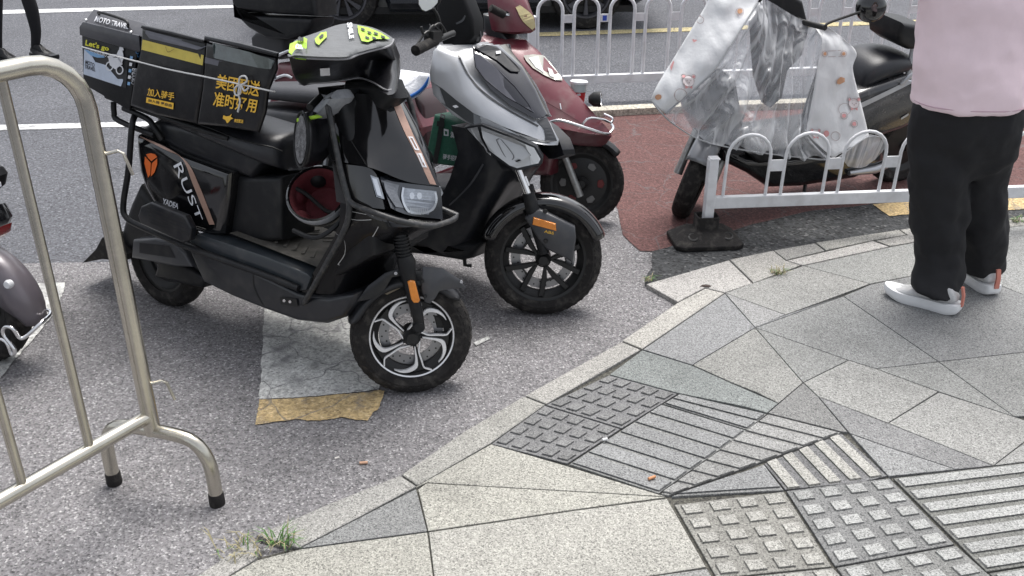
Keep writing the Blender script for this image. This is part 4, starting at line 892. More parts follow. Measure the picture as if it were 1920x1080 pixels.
# ================================================================ SILVER SCOOTER
def scooter_b():
    b = G(1017, 587); U = Vector((1.05, -.66, 0)).normalized(); a = b - U * 1.27; A = Fr(a, U, 8); q = A.q
    t = thing('motor_scooter', 'silver and black maxi scooter with a pale headlight, second from the camera', 'scooter', A.M)
    S = Fr(b, (1, .0, 0), 9); SM = A.I @ S.M; R = .228
    wheel(t, A, Fr(a, U, 8), .225, .155, .12, 'split'); wheel(t, A, S, R, .160, .105, 'split')
    SIL = mat('silver_paint', (.50, .51, .53), .30, .45, .6, .05, 5, dirt=.06)
    f = shell_in(A, 'fairing', [
        [(826, 84, -.16), (850, 92, -.13), (872, 84, -.09), (928, 86, 0)],
        [(815, 96, -.19), (860, 108, -.15), (882, 98, -.10), (945, 98, 0)],
        [(808, 140, -.205), (866, 136, -.16), (895, 136, -.11), (975, 130, 0)],
        [(815, 178, -.21), (878, 172, -.17), (930, 172, -.11), (1002, 176, 0)],
        [(850, 215, -.205), (915, 208, -.16), (966, 208, -.09), (1022, 215, 0)],
        [(884, 234, -.19), (945, 236, -.14), (995, 236, -.07), (1036, 240, 0)],
        [(915, 243, -.16), (970, 256, -.11), (1010, 262, -.05), (1048, 262, 0)],
        [(960, 258, -.12), (1000, 268, -.08), (1025, 272, -.04), (1046, 272, 0)]], SIL, t, back=.006, ang=60)
    SMK = mat('smoked_screen', (.012, .012, .018), .05, .1, 1, .2, 5)
    ws = shell_in(A, 'windscreen', [
        [(881, 90, -.13), (905, 88, -.07), (931, 88, 0)], [(886, 128, -.14), (930, 124, -.08), (974, 129, 0)], [(914, 168, -.135), (962, 166, -.075), (1000, 172, 0)],
        [(952, 200, -.11), (985, 198, -.065), (1014, 204, 0)], [(1000, 226, -.06), (1010, 224, -.035), (1021, 216, 0)]], SMK, t, ang=80, push=(.010, 0, .006))
    decal('screen_panel', [(888, 100), (902, 104), (944, 140), (974, 172), (1002, 212), (992, 206), (950, 182), (910, 150), (892, 126)], ws, mat('screen_grey', (.075, .075, .09), .12, .2, 1, .2, 5), .003, 3)
    decal('cover_plate', [(881, 84), (905, 84), (930, 89), (950, 106), (975, 131), (973, 136), (957, 135), (930, 114), (900, 97)], ws, K_SATIN, .005, 3)
    decal('badge', [(928, 99), (937, 98), (938, 103), (929, 104)], ws, WTXT, .008)
    decal('dark_reflection', [(808, 152), (830, 166), (856, 188), (888, 212), (940, 236), (1000, 258), (1034, 269), (980, 262), (915, 242), (880, 231), (846, 206), (812, 180)], f, mat('reflection_grey', (.085, .09, .095), .28, .5, .6, .1, 6), .003, 4)  # dark reflection along the curved-under edge, painted as grey colour on the fairing
    strip('panel_gap', [(858, 104), (874, 138), (900, 170), (950, 206), (1008, 238)], [(861, 103), (877, 137), (903, 168.5), (952, 204), (1010, 236)], f, K_GREY, .003, 5)
    decal('badge', [(849, 199), (856, 197), (861, 201), (854, 203)], f, WTXT, .005)
    strip('nose_plate', [(1006, 228), (1020, 244), (1022, 268)], [(1024, 220), (1034, 240), (1044, 264)], f, K_GREY, .003, 4)
    lg = shell_in(A, 'leg_shield', [
        [(871, 240, -.2), (905, 250, -.18), (960, 275, -.1), (1000, 290, 0)],
        [(884, 290, -.2), (925, 312, -.175), (965, 322, -.1), (992, 322, 0)],
        [(868, 340, -.195), (915, 352, -.16), (948, 348, -.09), (966, 348, 0)],
        [(842, 392, -.19), (888, 410, -.15), (918, 400, -.08), (932, 395, 0)],
        [(800, 462, -.18), (850, 484, -.14), (884, 474, -.08), (902, 462, 0)]], K_SATIN, t, back=.06)
    strip('crease', [(905, 306), (880, 345), (842, 384)], [(908, 308), (884, 346), (844, 386)], lg, K_GREY, .003, 4)
    hl = plate(A, 'headlight', [(870, 239, -.205), (880, 236, -.205), (903, 233, -.20), (960, 255, -.17), (1005, 275, -.13), (1018, 296, -.12), (1016, 308, -.13), (985, 318, -.15), (968, 320, -.165), (952, 312, -.18), (915, 288, -.20), (890, 262, -.21)], K_SATIN, t, .05)
    WL = mat('pale_lens', (.42, .43, .44), .14, .15, 1, .08, 6, dirt=.05)
    ln = decal('lens', [(902, 237), (960, 259), (1001, 277), (1013, 298), (1010, 306), (970, 315), (956, 310), (918, 282), (906, 258)], hl, WL, .004, 3)
    decal('lens', [(876, 241), (896, 238), (902, 260), (914, 282), (892, 258)], hl, mat('grey_lens', (.22, .225, .23), .15, .1, 1, .2, 10), .004, 3)
    decal('bright_edge', [(985, 270), (1002, 277), (1014, 298), (1010, 306), (996, 308), (994, 292)], hl, mat('white_lens', (.62, .63, .64), .2, .1, .8), .006, 2, parent=ln)
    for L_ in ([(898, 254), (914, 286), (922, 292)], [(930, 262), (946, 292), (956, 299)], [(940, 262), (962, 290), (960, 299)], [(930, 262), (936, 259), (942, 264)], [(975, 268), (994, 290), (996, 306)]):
        strip('lens_ridge', L_, [(x + 2, y + .6) for x, y in L_], hl, mat('lens_line', (.17, .175, .18), .25), .006, 4, parent=ln)  # darker grey lines outlining the slots in the lens
    for k in range(4): decal('emblem', [(972 + 6 * cos(k * .8) - .6, 301 + 3.4 * sin(k * .8) - .6), (972 + 6 * cos(k * .8) + .6, 301 + 3.4 * sin(k * .8) + .6), (972 - 6 * cos(k * .8) + .6, 301 - 3.4 * sin(k * .8) + .6), (972 - 6 * cos(k * .8) - .6, 301 - 3.4 * sin(k * .8) - .6)], hl, K_MATTE, .007, parent=ln)
    MB().slab(A.ol([(420, 330), (600, 340), (700, 400), (800, 455), (902, 455), (880, 486), (862, 490), (800, 480), (700, 470), (560, 440), (440, 400)], -.15), soft(.16, .04)).build('underbody', K_MATTE, t)
    MB().slab(A.ol([(430, 200), (500, 204), (578, 214), (596, 260), (590, 340), (610, 372), (800, 392), (800, 402), (600, 390), (480, 370), (420, 300)], -.17), soft(.175, .03)).build('side_panel', K_GREY, t)
    MB().slab(A.ol([(780, 345), (850, 352), (870, 345), (840, 400), (700, 395), (600, 370), (600, 345)], -.15), soft(.16, .02)).build('floor', K_MATTE, t)
    R_ = []
    for (px, py, hw, th) in [(430, 182, .10, .05), (470, 188, .14, .07), (530, 196, .16, .08), (590, 202, .165, .085), (630, 208, .15, .08), (655, 212, .11, .06), (662, 212, .05, .03)]:
        p = q(px, py, -hw); R_.append([Vector((p.x, x * hw, p.z + y * th)) for x, y in [(-1, 0), (-1.02, .4), (-.95, .8), (-.7, 1), (0, 1.03), (.7, 1), (.95, .8), (1.02, .4), (1, 0)]])
    MB().rings(R_).build('seat', mat('grey_seat', (.045, .046, .052), .5, 0, 0, .15, 8, .2, 200), t, sub=1, angle=180)
    # handlebar pod, grip, mirror
    pod = MB().slab(A.ol([(832, -40), (862, -44), (878, 0), (892, 36), (893, 66), (884, 80), (862, 88), (838, 88), (826, 62), (824, 10)], -.06), soft(.085, .015, hw2=.0)).build('instrument_pod', mat('pod_black', (.006, .006, .007), .5, spec=.2), t)
    MB().tube(spl([q(*p) for p in [(868, 12, -.03), (884, 28, -.03), (899, 56, -.03), (900, 76, -.03), (888, 82, -.03)]], 4), .004, 8).build('pod_rim', K_GREY, pod)
    strip('pod_trim', [(855, 43), (866, 37), (872, 28)], [(857, 46), (869, 40), (874, 30)], pod, K_GREY, .002, 4)
    gq = lambda x, y, w_: A.I @ (S.M @ S.q(x, y, w_))
    g = MB(); g.tube([gq(850, 62, -.06), gq(812, 78, -.20)], .011, 10); hbr = g.build('handlebar', BLKM, t)
    MB().tube([gq(816, 76, -.18), gq(779, 95, -.30)], [.018, .018], 14).build('grip', RUB, hbr)
    c = MB()
    for L_ in ([(826, 58), (800, 60), (782, 84)], [(822, 70), (796, 66), (790, 50)], [(830, 66), (812, 48), (800, 70)], [(836, 60), (824, 44), (806, 56)], [(828, 74), (808, 80), (800, 66)]): c.tube(spl([gq(x, y, -.16 - .002 * (830 - x)) for x, y in L_], 4), .0045, 7)
    c.box(gq(812, 68, -.19), (.04, .05, .035)); c.build('lever_and_switch', BLKM, hbr)
    MB().tube(spl([gq(828, 60, -.14), gq(822, 32, -.16), gq(812, 15, -.18)], 4), .005, 8).build('mirror_stem', BLKM, hbr)
    mr = plate(A, 'mirror', [(x, y, -.34) for x, y in [(783, -30), (784, 8), (790, 19), (798, 23), (812, 18), (824, 6), (827, -12), (822, -34), (800, -40)]], K_MATTE, t, .03, False)
    decal('mirror_glass', [(785, -28), (786, 8), (792, 18), (799, 21), (811, 16), (821, 5), (823, -12), (819, -30)], mr, mat('mirror_glass', (.80, .80, .82), .12, .3), .002)  # near-white colour stands in for the sky reflected in the glass
    ch = [gq(816, 50, -.2), gq(818, 70, -.2), gq(817, 90, -.18)]
    MB().tube(spl([q(*p) for p in [(805, 45, -.2), (812, 60, -.2), (818, 90, -.19)]], 4), .002, 6).build('brake_cable', K_GREY, hbr)
    # fork in the steered frame
    sq = S.q; fk = MB()
    for w_ in (-.07, .07):
        P_ = [sq(972, 322, -.07), sq(990, 362, -.07), sq(1000, 398, -.07), sq(1020, 475, -.07)]
        P_ = [Vector((p.x, w_, p.z)) for p in P_]; fk.tube(P_[1:3] + [P_[3]], [.023, .027, .02], 16)
    fk = fk.build('fork', K_MATTE, t, M=SM)
    P_ = [sq(970, 315, -.07), sq(992, 370, -.07)]
    st_ = MB()
    for w_ in (-.07, .07): MB().tube([Vector((p.x, w_, p.z)) for p in P_], .0135, 16).build('stanchion', CHROME, fk)
    hub = Vector((0, 0, R)); RW = .060; fb = MB(); Rr = []
    for k in range(27):
        a_ = radians(158 + (22 - 158) * k / 26); d_ = Vector((cos(a_), 0, sin(a_))); ro, ri = .252, .205
        Rr.append([hub + d_ * r + Vector((0, y, 0)) for r, y in [(ri, -RW - .003), (ro - .016, -RW), (ro - .004, -RW + .016), (ro, -.02), (ro + .002, 0), (ro, .02), (ro - .004, RW - .016), (ro - .016, RW), (ri, RW + .003)]])
    fb.rings(Rr, cap=False, loop=False); fd = fb.build('front_fender', K_GLOSS, t, M=SM, solid=.004, angle=50)
    cv = MB().slab(S.ol([(984, 408), (998, 396), (1012, 391), (1078, 424), (1080, 445), (1073, 491), (1060, 482), (1025, 466), (1010, 448)], -.08), [(-.098, .008), (-.094, .002), (-.09, 0), (-.055, 0)]).build('caliper_guard', K_GREY, fk)
    MB().slab(S.ol([(1000, 407), (1042, 419), (1043, 433), (998, 421)], -.1), [(-.106, .002), (-.103, 0), (-.095, 0)]).build('reflector', ORANGE, fk)
    for x, y in ((1023, 452), (1022, 396)): MB().lathe([(0, -.006), (.008, -.006), (.009, 0)], sq(x, y, -.097), (0, 1, 0), 12).build('bolt', BLKM, fk)
    tx = textq('lettering', 'ABS', [S.I @ (S.M @ sq(x, y, -.0995)) for x, y in [(1020, 436), (1038, 440), (1039, 435), (1021, 431)]], YTXT, fk, 0, .01)
    MB().tube([q(870, 475, .1), q(872, 497, .1), q(884, 498, .12)], .009, 8).build('kick_stand', BLKM, t)
    # bag on the running board
    GB = mat('green_canvas', (.018, .105, .065), .65, 0, 0, .15, 20, .3, 80)
    bg_ = thing('delivery_bag', 'green delivery bag with white writing and black straps, in the silver scooter footwell', 'bag', A.M)
    bb = MB().slab(A.ol([(816, 214), (843, 222), (874, 240), (884, 258), (884, 290), (874, 314), (830, 309), (800, 303), (804, 270)], -.14), soft(.15, .012, 3, hw2=-.02)).build('body', GB, bg_)
    stp = mat('black_webbing', (.012, .013, .013), .7)
    strip('strap', [(826, 214), (822, 250), (812, 305)], [(835, 218), (831, 252), (821, 306)], bb, stp, .004, 4)
    decal('buckle', [(822, 226), (836, 228), (835, 238), (821, 236)], bb, stp, .008)
    decal('badge', [(833, 241), (842, 243), (842, 255), (833, 254)], bb, WTXT, .003)
    decal('badge_centre', [(835, 245), (840, 246), (840, 252), (836, 252)], bb, GB, .005)
    mark('lettering', '滴滴快送', [(845, 258), (877, 263), (878, 250), (846, 246)], bb, WTXT, .02)
    mark('lettering', '骑手招聘中', [(831, 298), (867, 304), (868, 294), (832, 288)], bb, WTXT, .015)
    return A, S
BF, BS = scooter_b()

# ================================================================ MAROON SCOOTER
def scooter_c():
    b = G(1088, 418); U = Vector((1.05, -.6, 0)).normalized(); a = b - U * 1.25; A = Fr(a, U, 6); q = A.q
    t = thing('motor_scooter', 'dusty maroon scooter with a clear headlight and chrome front rack, behind the silver one', 'scooter', A.M)
    S = Fr(b, (1, -.12, 0), 8); SM = A.I @ S.M
    wheel(t, A, Fr(a, U, 6), .215, .15, .1, 'disc'); wheel(t, A, S, .200, .142, .085, 'disc')
    MR = mat('maroon_paint', (.140, .028, .040), .34, .1, .35, .12, 5, dirt=.45)
    f = shell_in(A, 'front_cover', [
        [(900, 66, -.13), (940, 74, -.08), (985, 74, 0)],
        [(918, 90, -.16), (965, 96, -.10), (1012, 98, 0)],
        [(945, 135, -.175), (1000, 138, -.10), (1051, 142, 0)],
        [(980, 182, -.18), (1040, 184, -.10), (1096, 193, 0)],
        [(1012, 220, -.175), (1070, 224, -.09), (1142, 244, 0)],
        [(1035, 238, -.16), (1088, 248, -.09), (1148, 256, 0)]], MR, t, back=.05, ang=60)
    lo = shell_in(A, 'nose_bottom', [
        [(1032, 234, -.15), (1085, 248, -.095), (1147, 255, 0)],
        [(1036, 252, -.14), (1085, 266, -.09), (1138, 268, 0)],
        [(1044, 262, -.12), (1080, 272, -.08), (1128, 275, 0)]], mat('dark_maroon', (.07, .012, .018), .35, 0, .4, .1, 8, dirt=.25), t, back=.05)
    WLn = mat('old_clear_lens', (.50, .49, .43), .15, .1, .8, .1, 9, dirt=.2)
    ln = decal('headlight', [(981, 105), (998, 103), (1021, 105), (1040, 119), (1051, 134), (1054, 152), (1040, 151), (1020, 142), (998, 128), (986, 115)], f, WLn, .005, 4)
    decal('reflector', [(990, 110), (1008, 107), (1012, 120), (1020, 138), (1004, 128)], f, mat('bright_reflector', (.72, .72, .72), .25, .3), .007, 3, parent=ln)
    decal('reflector', [(1026, 128), (1034, 132), (1040, 147), (1030, 144)], f, MATS['bright_reflector'], .007, 3, parent=ln)
    strip('crease', [(975, 155), (1010, 182), (1060, 212), (1105, 240)], [(976, 157), (1011, 184), (1061, 214), (1106, 242)], f, MATS['dark_maroon'], .002, 5)
    strip('scuff', [(1049, 194), (1051, 205)], [(1051, 194), (1053, 205)], f, WTXT, .002, 2)
    R1 = MB(); P_ = spl([q(*p) for p in [(1030, 229, -.17), (1052, 226, -.16), (1100, 240, -.10), (1130, 250, -.04), (1142, 251, .0)]], 5)
    R1.tube(P_, .007, 10); R1.tube(spl([q(*p) for p in [(1090, 236, -.1), (1104, 222, -.08), (1130, 224, -.01), (1145, 230, .05), (1148, 222, .07), (1132, 214, .06)]], 5), .006, 8)
    R1.tube(spl([q(*p) for p in [(1142, 251, 0), (1150, 240, .05), (1146, 232, .1)]], 4), .006, 8); R1.build('chrome_rack', CHROME, t)
    # steering column, head cowl
    MB().slab(A.ol([(905, 25), (925, 30), (955, 78), (950, 90), (925, 85), (908, 60)], -.06), soft(.07, .02)).build('steering_column', K_SATIN, t)
    hc = shell_in(A, 'head_cowl', [
        [(935, -30, -.09), (950, -34, -.06), (965, -34, 0)],
        [(928, 0, -.12), (955, -6, -.08), (984, 0, 0)],
        [(930, 30, -.125), (965, 26, -.08), (1003, 36, 0)],
        [(936, 58, -.11), (968, 60, -.07), (1004, 56, 0)],
        [(945, 62, -.09), (970, 64, -.05), (995, 62, 0)]], MR, t, back=.04)
    strip('headlamp', [(966, 14), (980, 40), (1000, 58)], [(974, 10), (998, 30), (1004, 54)], hc, mat('yellowed_lens', (.48, .40, .20), .2, .1, .8, .15, 10), .004, 5)
    decal('lever_gap', [(937, 18), (953, 22), (956, 29), (942, 32)], hc, K_MATTE, .003)
    MB().tube([q(920, 15, -.2), q(945, 28, -.14)], .018, 10).build('grip', RUB, t)
    strip('lever', [(938, 23), (955, 26)], [(938, 26), (955, 29)], hc, CHROME, .008, 2)
    # lower front, fender, fork
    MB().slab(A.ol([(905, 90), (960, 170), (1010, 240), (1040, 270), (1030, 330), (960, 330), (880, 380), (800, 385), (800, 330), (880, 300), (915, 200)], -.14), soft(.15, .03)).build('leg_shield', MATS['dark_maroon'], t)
    hub = Vector((0, 0, .205)); fb = MB(); Rr = []; RW = .05
    for k in range(22):
        a_ = radians(150 + (40 - 150) * k / 21); d_ = Vector((cos(a_), 0, sin(a_))); ro, ri = .226, .20
        Rr.append([hub + d_ * r + Vector((0, y, 0)) for r, y in [(ri, -RW), (ro - .01, -RW + .004), (ro, -.02), (ro + .002, 0), (ro, .02), (ro - .01, RW - .004), (ri, RW)]])
    fb.rings(Rr, cap=False, loop=False); fb.build('front_fender', K_MATTE, t, M=SM, solid=.004, angle=50)
    sq = S.q; fk = MB()
    for w_ in (-.06, .06):
        P_ = [sq(1030, 230, -.06), sq(1062, 300, -.06), sq(1088, 368, -.06)]; P_ = [Vector((p.x, w_, p.z)) for p in P_]; fk.tube(P_, [.012, .016, .018], 12)
    fk.build('fork', mat('worn_alloy', (.34, .34, .33), .4, .7, 0, .25, 30), t, M=SM)
    # rear half: body, seat, backrest, top case
    MB().slab(A.ol([(520, 118), (630, 128), (700, 150), (760, 172), (790, 240), (770, 300), (600, 290), (500, 210)], -.16), soft(.17, .03)).build('side_panel', MR, t)
    MB().slab(A.ol([(742, 160), (775, 172), (795, 200), (800, 260), (806, 310), (770, 330), (742, 260)], -.1), soft(.12, .03)).build('seat_pedestal', mat('dark_red_plastic', (.03, .010, .013), .4), t)
    R_ = []
    for (px, py, hw, th) in [(530, 104, .12, .06), (580, 112, .15, .07), (640, 122, .16, .08), (690, 138, .14, .07), (715, 150, .08, .05)]:
        p = q(px, py, -hw); R_.append([Vector((p.x, x * hw, p.z + y * th)) for x, y in [(-1, 0), (-1.02, .4), (-.95, .8), (-.7, 1), (0, 1.03), (.7, 1), (.95, .8), (1.02, .4), (1, 0)]])
    MB().rings(R_).build('seat', SEATM, t, sub=1, angle=180)
    bk = MB().slab(A.ol([(471, 70), (480, 61), (524, 63), (534, 72), (535, 104), (524, 112), (474, 100)], -.10), soft(.11, .02, 4, hw2=.10)).build('backrest', mat('backrest_vinyl', (.035, .035, .038), .6), t)
    MB().tube(spl([q(*p) for p in [(505, 110, -.15), (530, 100, -.17), (545, 95, -.17), (560, 105, -.17)]], 4), .009, 10).tube(spl([q(*p) for p in [(510, 150, -.17), (534, 141, -.19), (548, 146, -.18)]], 4), .009, 10).build('chrome_rail', CHROME, t)
    # cushion cover and bits
    WF = mat('white_fleece', (.74, .75, .78), .8, 0, 0, .05, 30, .4, 90); BP = mat('blue_piping', (.02, .16, .55), .5)
    w_ = thing('seat_cover', 'white fleecy seat cover with blue edging, on the front of the maroon scooter seat', 'seat cover', A.M)
    edge = [(735, 176), (745, 179), (765, 178), (785, 168), (798, 155), (807, 140)]; tp = [(790, 136), (765, 132), (745, 130), (720, 128), (700, 140), (712, 160)]
    top = [A.q(x, y, -.20) for x, y in edge] + [A.q(x, y, .0) for x, y in tp]
    lo_ = [p - Vector((0, 0, .03)) for p in top]; ce = sum(top, Vector()) / len(top)
    MB().rings([spl(lo_, 3, True), spl(top, 3, True), [ce + (p - ce) * .6 + Vector((0, 0, .015)) for p in spl(top, 3, True)]]).build('pad', WF, w_, angle=80)
    MB().tube(spl([p - Vector((0, .004, .012)) for p in top[:6]], 5), .008, 8).build('edging', BP, w_)
    return A, S
CF, CS = scooter_c()
def topcase():
    q = CF.q; t = thing('top_case', 'large black plastic top case with a seam line, at the back of the maroon scooter', 'top case', CF.M)
    lo = [(440, 10), (448, 24), (480, 29), (592, 34), (590, 48), (572, 66), (545, 74), (505, 72), (470, 52), (448, 30)]
    hi = [(440, 7), (437, -24), (450, -60), (550, -68), (594, -40), (597, 30), (520, 26), (450, 19)]
    MB().slab(CF.ol(lo, -.16), soft(.185, .022, 4, hw2=.0)).build('bottom_shell', K_MATTE, t)
    MB().slab(CF.ol(hi, -.16), soft(.19, .03, 4, hw2=.005)).build('lid', K_MATTE, t)
topcase()
def bits_c():
    q = CF.q; p = q(1084, 176, .06)
    t = thing('paper_cup', 'red snack cup with a white lid, tucked in the front rack of the maroon scooter', 'cup', CF.M @ Matrix.Translation(p))
    cb = MB().lathe([(0, -.055), (.030, -.055), (.037, .05), (0, .05)], n=28).build('cup', mat('red_print', (.50, .025, .03), .4), t, M=None)
    cb.rotation_euler = (0, 0, 0)
    for o_ in (cb,): o_.data.transform(Matrix.Rotation(radians(90), 4, 'X').inverted() @ Matrix.Identity(4)) if False else None
    me_ = cb.data; me_.transform(Matrix(((1, 0, 0, 0), (0, 0, -1, 0), (0, 1, 0, 0), (0, 0, 0, 1))))
    b2 = MB().lathe([(.0375, .012), (.0385, .05), (.036, .052)], n=28); b2.v = [(x, -z, y) for x, y, z in b2.v]; b2.build('bare_band', mat('cup_plastic', (.45, .5, .5), .2), cb)
    b3 = MB().lathe([(.042, .048), (.043, .058), (.038, .062), (.02, .060), (0, .060)], n=28); b3.v = [(x, -z, y) for x, y, z in b3.v]; b3.build('lid', WHITEP, t)
    for x, y in ((1072, 172), (1082, 176), (1076, 184), (1090, 186), (1084, 192), (1093, 176)): decal('print', [(x, y), (x + 6, y - 1), (x + 7, y + 3), (x + 1, y + 4)], cb, WTXT, .001)
    t = thing('fog_lamp', 'round black auxiliary lamp beside the red snack cup', 'lamp', CF.M @ Matrix.Translation(q(1118, 186, .02)))
    MB().lathe([(0, -.035), (.015, -.035), (.034, -.012), (.036, .02), (.031, .023)], (0, 0, 0), (.93, .3, .1), 28).build('housing', BLKM, t)
    MB().lathe([(0, .017), (.031, .018)], (0, 0, 0), (.93, .3, .1), 28).build('lens', LENS, t)
    MB().lathe([(.031, .018), (.033, .024), (.029, .024)], (0, 0, 0), (.93, .3, .1), 28).build('rim', CHROME, t)
bits_c()

# ================================================================ COVERED SCOOTER BEHIND THE LOW FENCE
def scooter_d():
    a, b = G(1672, 338), G(1276, 402); U = (b - a).normalized(); A = Fr(a, U, 7); q = A.q
    t = thing('motor_scooter', 'dark grey scooter with a pale front fender, on the red lane behind the low fence', 'scooter', A.M)
    S = Fr(b, (-.36, -.93, 0), 16); SM = A.I @ S.M
    wheel(t, A, Fr(a, U, 7), .215, .15, .11, 'disc'); wheel(t, A, S, .215, .15, .095, 'disc')
    DG = mat('charcoal_paint', (.030, .031, .035), .22, .2, .6, .1, 6, dirt=.2); SV = mat('silver_trim', (.42, .43, .45), .3, .6, .3, .1, 9)
    bd = MB().slab(A.ol([(1590, 215), (1604, 178), (1650, 160), (1702, 142), (1722, 150), (1740, 185), (1730, 225), (1690, 245), (1640, 262), (1600, 296), (1560, 300)], .16), soft(.17, .04)).build('side_panel', DG, t)
    strip('side_stripe', [(1606, 196), (1650, 176), (1712, 146)], [(1606, 206), (1650, 185), (1712, 154)], bd, SV, .003, 4)
    decal('badge', [(1688, 221), (1702, 212), (1703, 215), (1689, 224)], bd, SV, .004)
    R_ = []
    for (px, py, hw, th) in [(1604, 186, .09, .04), (1612, 178, .12, .10), (1640, 164, .145, .115), (1672, 152, .15, .11), (1700, 142, .14, .09), (1716, 136, .11, .07), (1724, 134, .05, .04)]:
        p = q(px, py, hw); R_.append([Vector((p.x, x * hw, p.z + y * th)) for x, y in [(-1, 0), (-1.02, .4), (-.95, .8), (-.7, 1), (0, 1.03), (.7, 1), (.95, .8), (1.02, .4), (1, 0)]])
    MB().rings(R_).build('seat', SEATM, t, sub=1, angle=180)
    MB().slab(A.ol([(1682, 62), (1690, 42), (1740, 50), (1748, 92), (1700, 92), (1684, 80)], .10), soft(.12, .025, 4, hw2=.12)).build('backrest', K_MATTE, t)
    MB().tube([q(1712, 90, .1), q(1702, 140, .12)], .012, 10).tube(spl([q(*p) for p in [(1690, 158, .17), (1712, 138, .19), (1740, 130, .19)]], 4), .011, 10).build('grab_rail', SV, t)
    MB().slab(A.ol([(1350, 272), (1400, 290), (1480, 292), (1600, 268), (1650, 262), (1660, 300), (1600, 335), (1500, 350), (1440, 352), (1400, 325), (1352, 302)], .13), soft(.15, .04)).build('underbody', K_GLOSS, t)
    MB().slab(A.ol([(1322, 135), (1350, 128), (1380, 150), (1392, 220), (1400, 292), (1355, 296), (1330, 250), (1316, 190)], .12), soft(.15, .05)).build('leg_shield', DG, t)
    hl = MB().slab(A.ol([(1330, 140), (1376, 145), (1381, 180), (1366, 198), (1338, 190)], .14), soft(.16, .02, hw2=.12)).build('headlight', K_SATIN, t)
    strip('headlight_frame', [(1338, 142), (1374, 148), (1380, 176), (1366, 196), (1344, 190)], [(1342, 148), (1369, 153), (1373, 174), (1363, 189), (1348, 184)], hl, SV, .004, 4)
    MB().slab(A.ol([(1400, 285), (1620, 250), (1640, 262), (1600, 292), (1420, 305)], .15), soft(.17, .02)).build('floor', K_MATTE, t)
    MB().slab(A.ol([(1408, -20), (1440, -40), (1500, 0), (1512, 50), (1500, 100), (1472, 130), (1462, 180), (1440, 200), (1424, 150), (1418, 60)], .02), soft(.05, .02)).build('steering_column', K_MATTE, t)
    hb = MB().tube([q(1547, 52, .25), q(1500, 40, .08), q(1440, -4, -.18), q(1425, -14, -.26)], .013, 10).build('handlebar', BLKM, t)
    MB().tube(spl([q(1547, 48, .22), q(1556, 42, .22), q(1590, 30, .24), q(1614, 22, .26)], 4), .006, 8).build('mirror_stem', BLKM, hb)
    c = q(1633, 14, .26); ax = (A.I.to_3x3() @ (CAM - A.M @ c)).normalized()
    MB().lathe([(0, -.038), (.034, -.034), (.060, -.012), (.064, .004), (.058, .01), (0, .012)], c, ax * -1, 32).build('mirror', K_GLOSS, hb)
    bx = MB().slab(A.ol([(1654, 282), (1690, 274), (1694, 300), (1682, 311), (1656, 311)], .14), soft(.17, .012, hw2=-.12)).build('motor_cover', mat('cream_plastic', (.36, .34, .28), .45, 0, .1, .1, 8, dirt=.2), t)
    MB().tube([q(1592, 325, .16), q(1640, 318, .16), q(1660, 310, .14)], [.012, .022, .02], 12).build('exhaust', SV, t)
    MB().tube([q(1510, 345, .1), q(1506, 372, .14)], .009, 8).build('kick_stand', BLKM, t)
    MB().tube(spl([A.I @ (S.M @ Vector((.215 * 1.18 * cos(k), 0, .215 + .215 * 1.18 * sin(k)))) for k in (.2, .7, 1.2)], 3), .02, 8)
    hub = Vector((0, 0, .215)); fb = MB(); Rr = []; RW = .062
    for k in range(20):
        a_ = radians(150 + (35 - 150) * k / 19); d_ = Vector((cos(a_), 0, sin(a_))); ro, ri = .245, .19
        Rr.append([hub + d_ * r + Vector((0, y, 0)) for r, y in [(ri, -RW), (ro - .02, -RW + .003), (ro - .004, -.04), (ro + .004, 0), (ro - .004, .04), (ro - .02, RW - .003), (ri, RW)]])
    fb.rings(Rr, cap=False, loop=False); fd = fb.build('front_fender', mat('pale_grey_paint', (.22, .225, .235), .25, .4, .6, .08, 8), t, M=SM, solid=.005, angle=60)
    fk = MB()
    for w_ in (-.085, .085): fk.tube([Vector((-.10, w_, .55)), Vector((-.02, w_, .33)), Vector((.02, w_, .20))], [.014, .018, .022], 12)
    fk.build('fork', mat('worn_alloy', (.34, .34, .33), .4, .7), t, M=SM)
    return A, S
DF, DS = scooter_d()

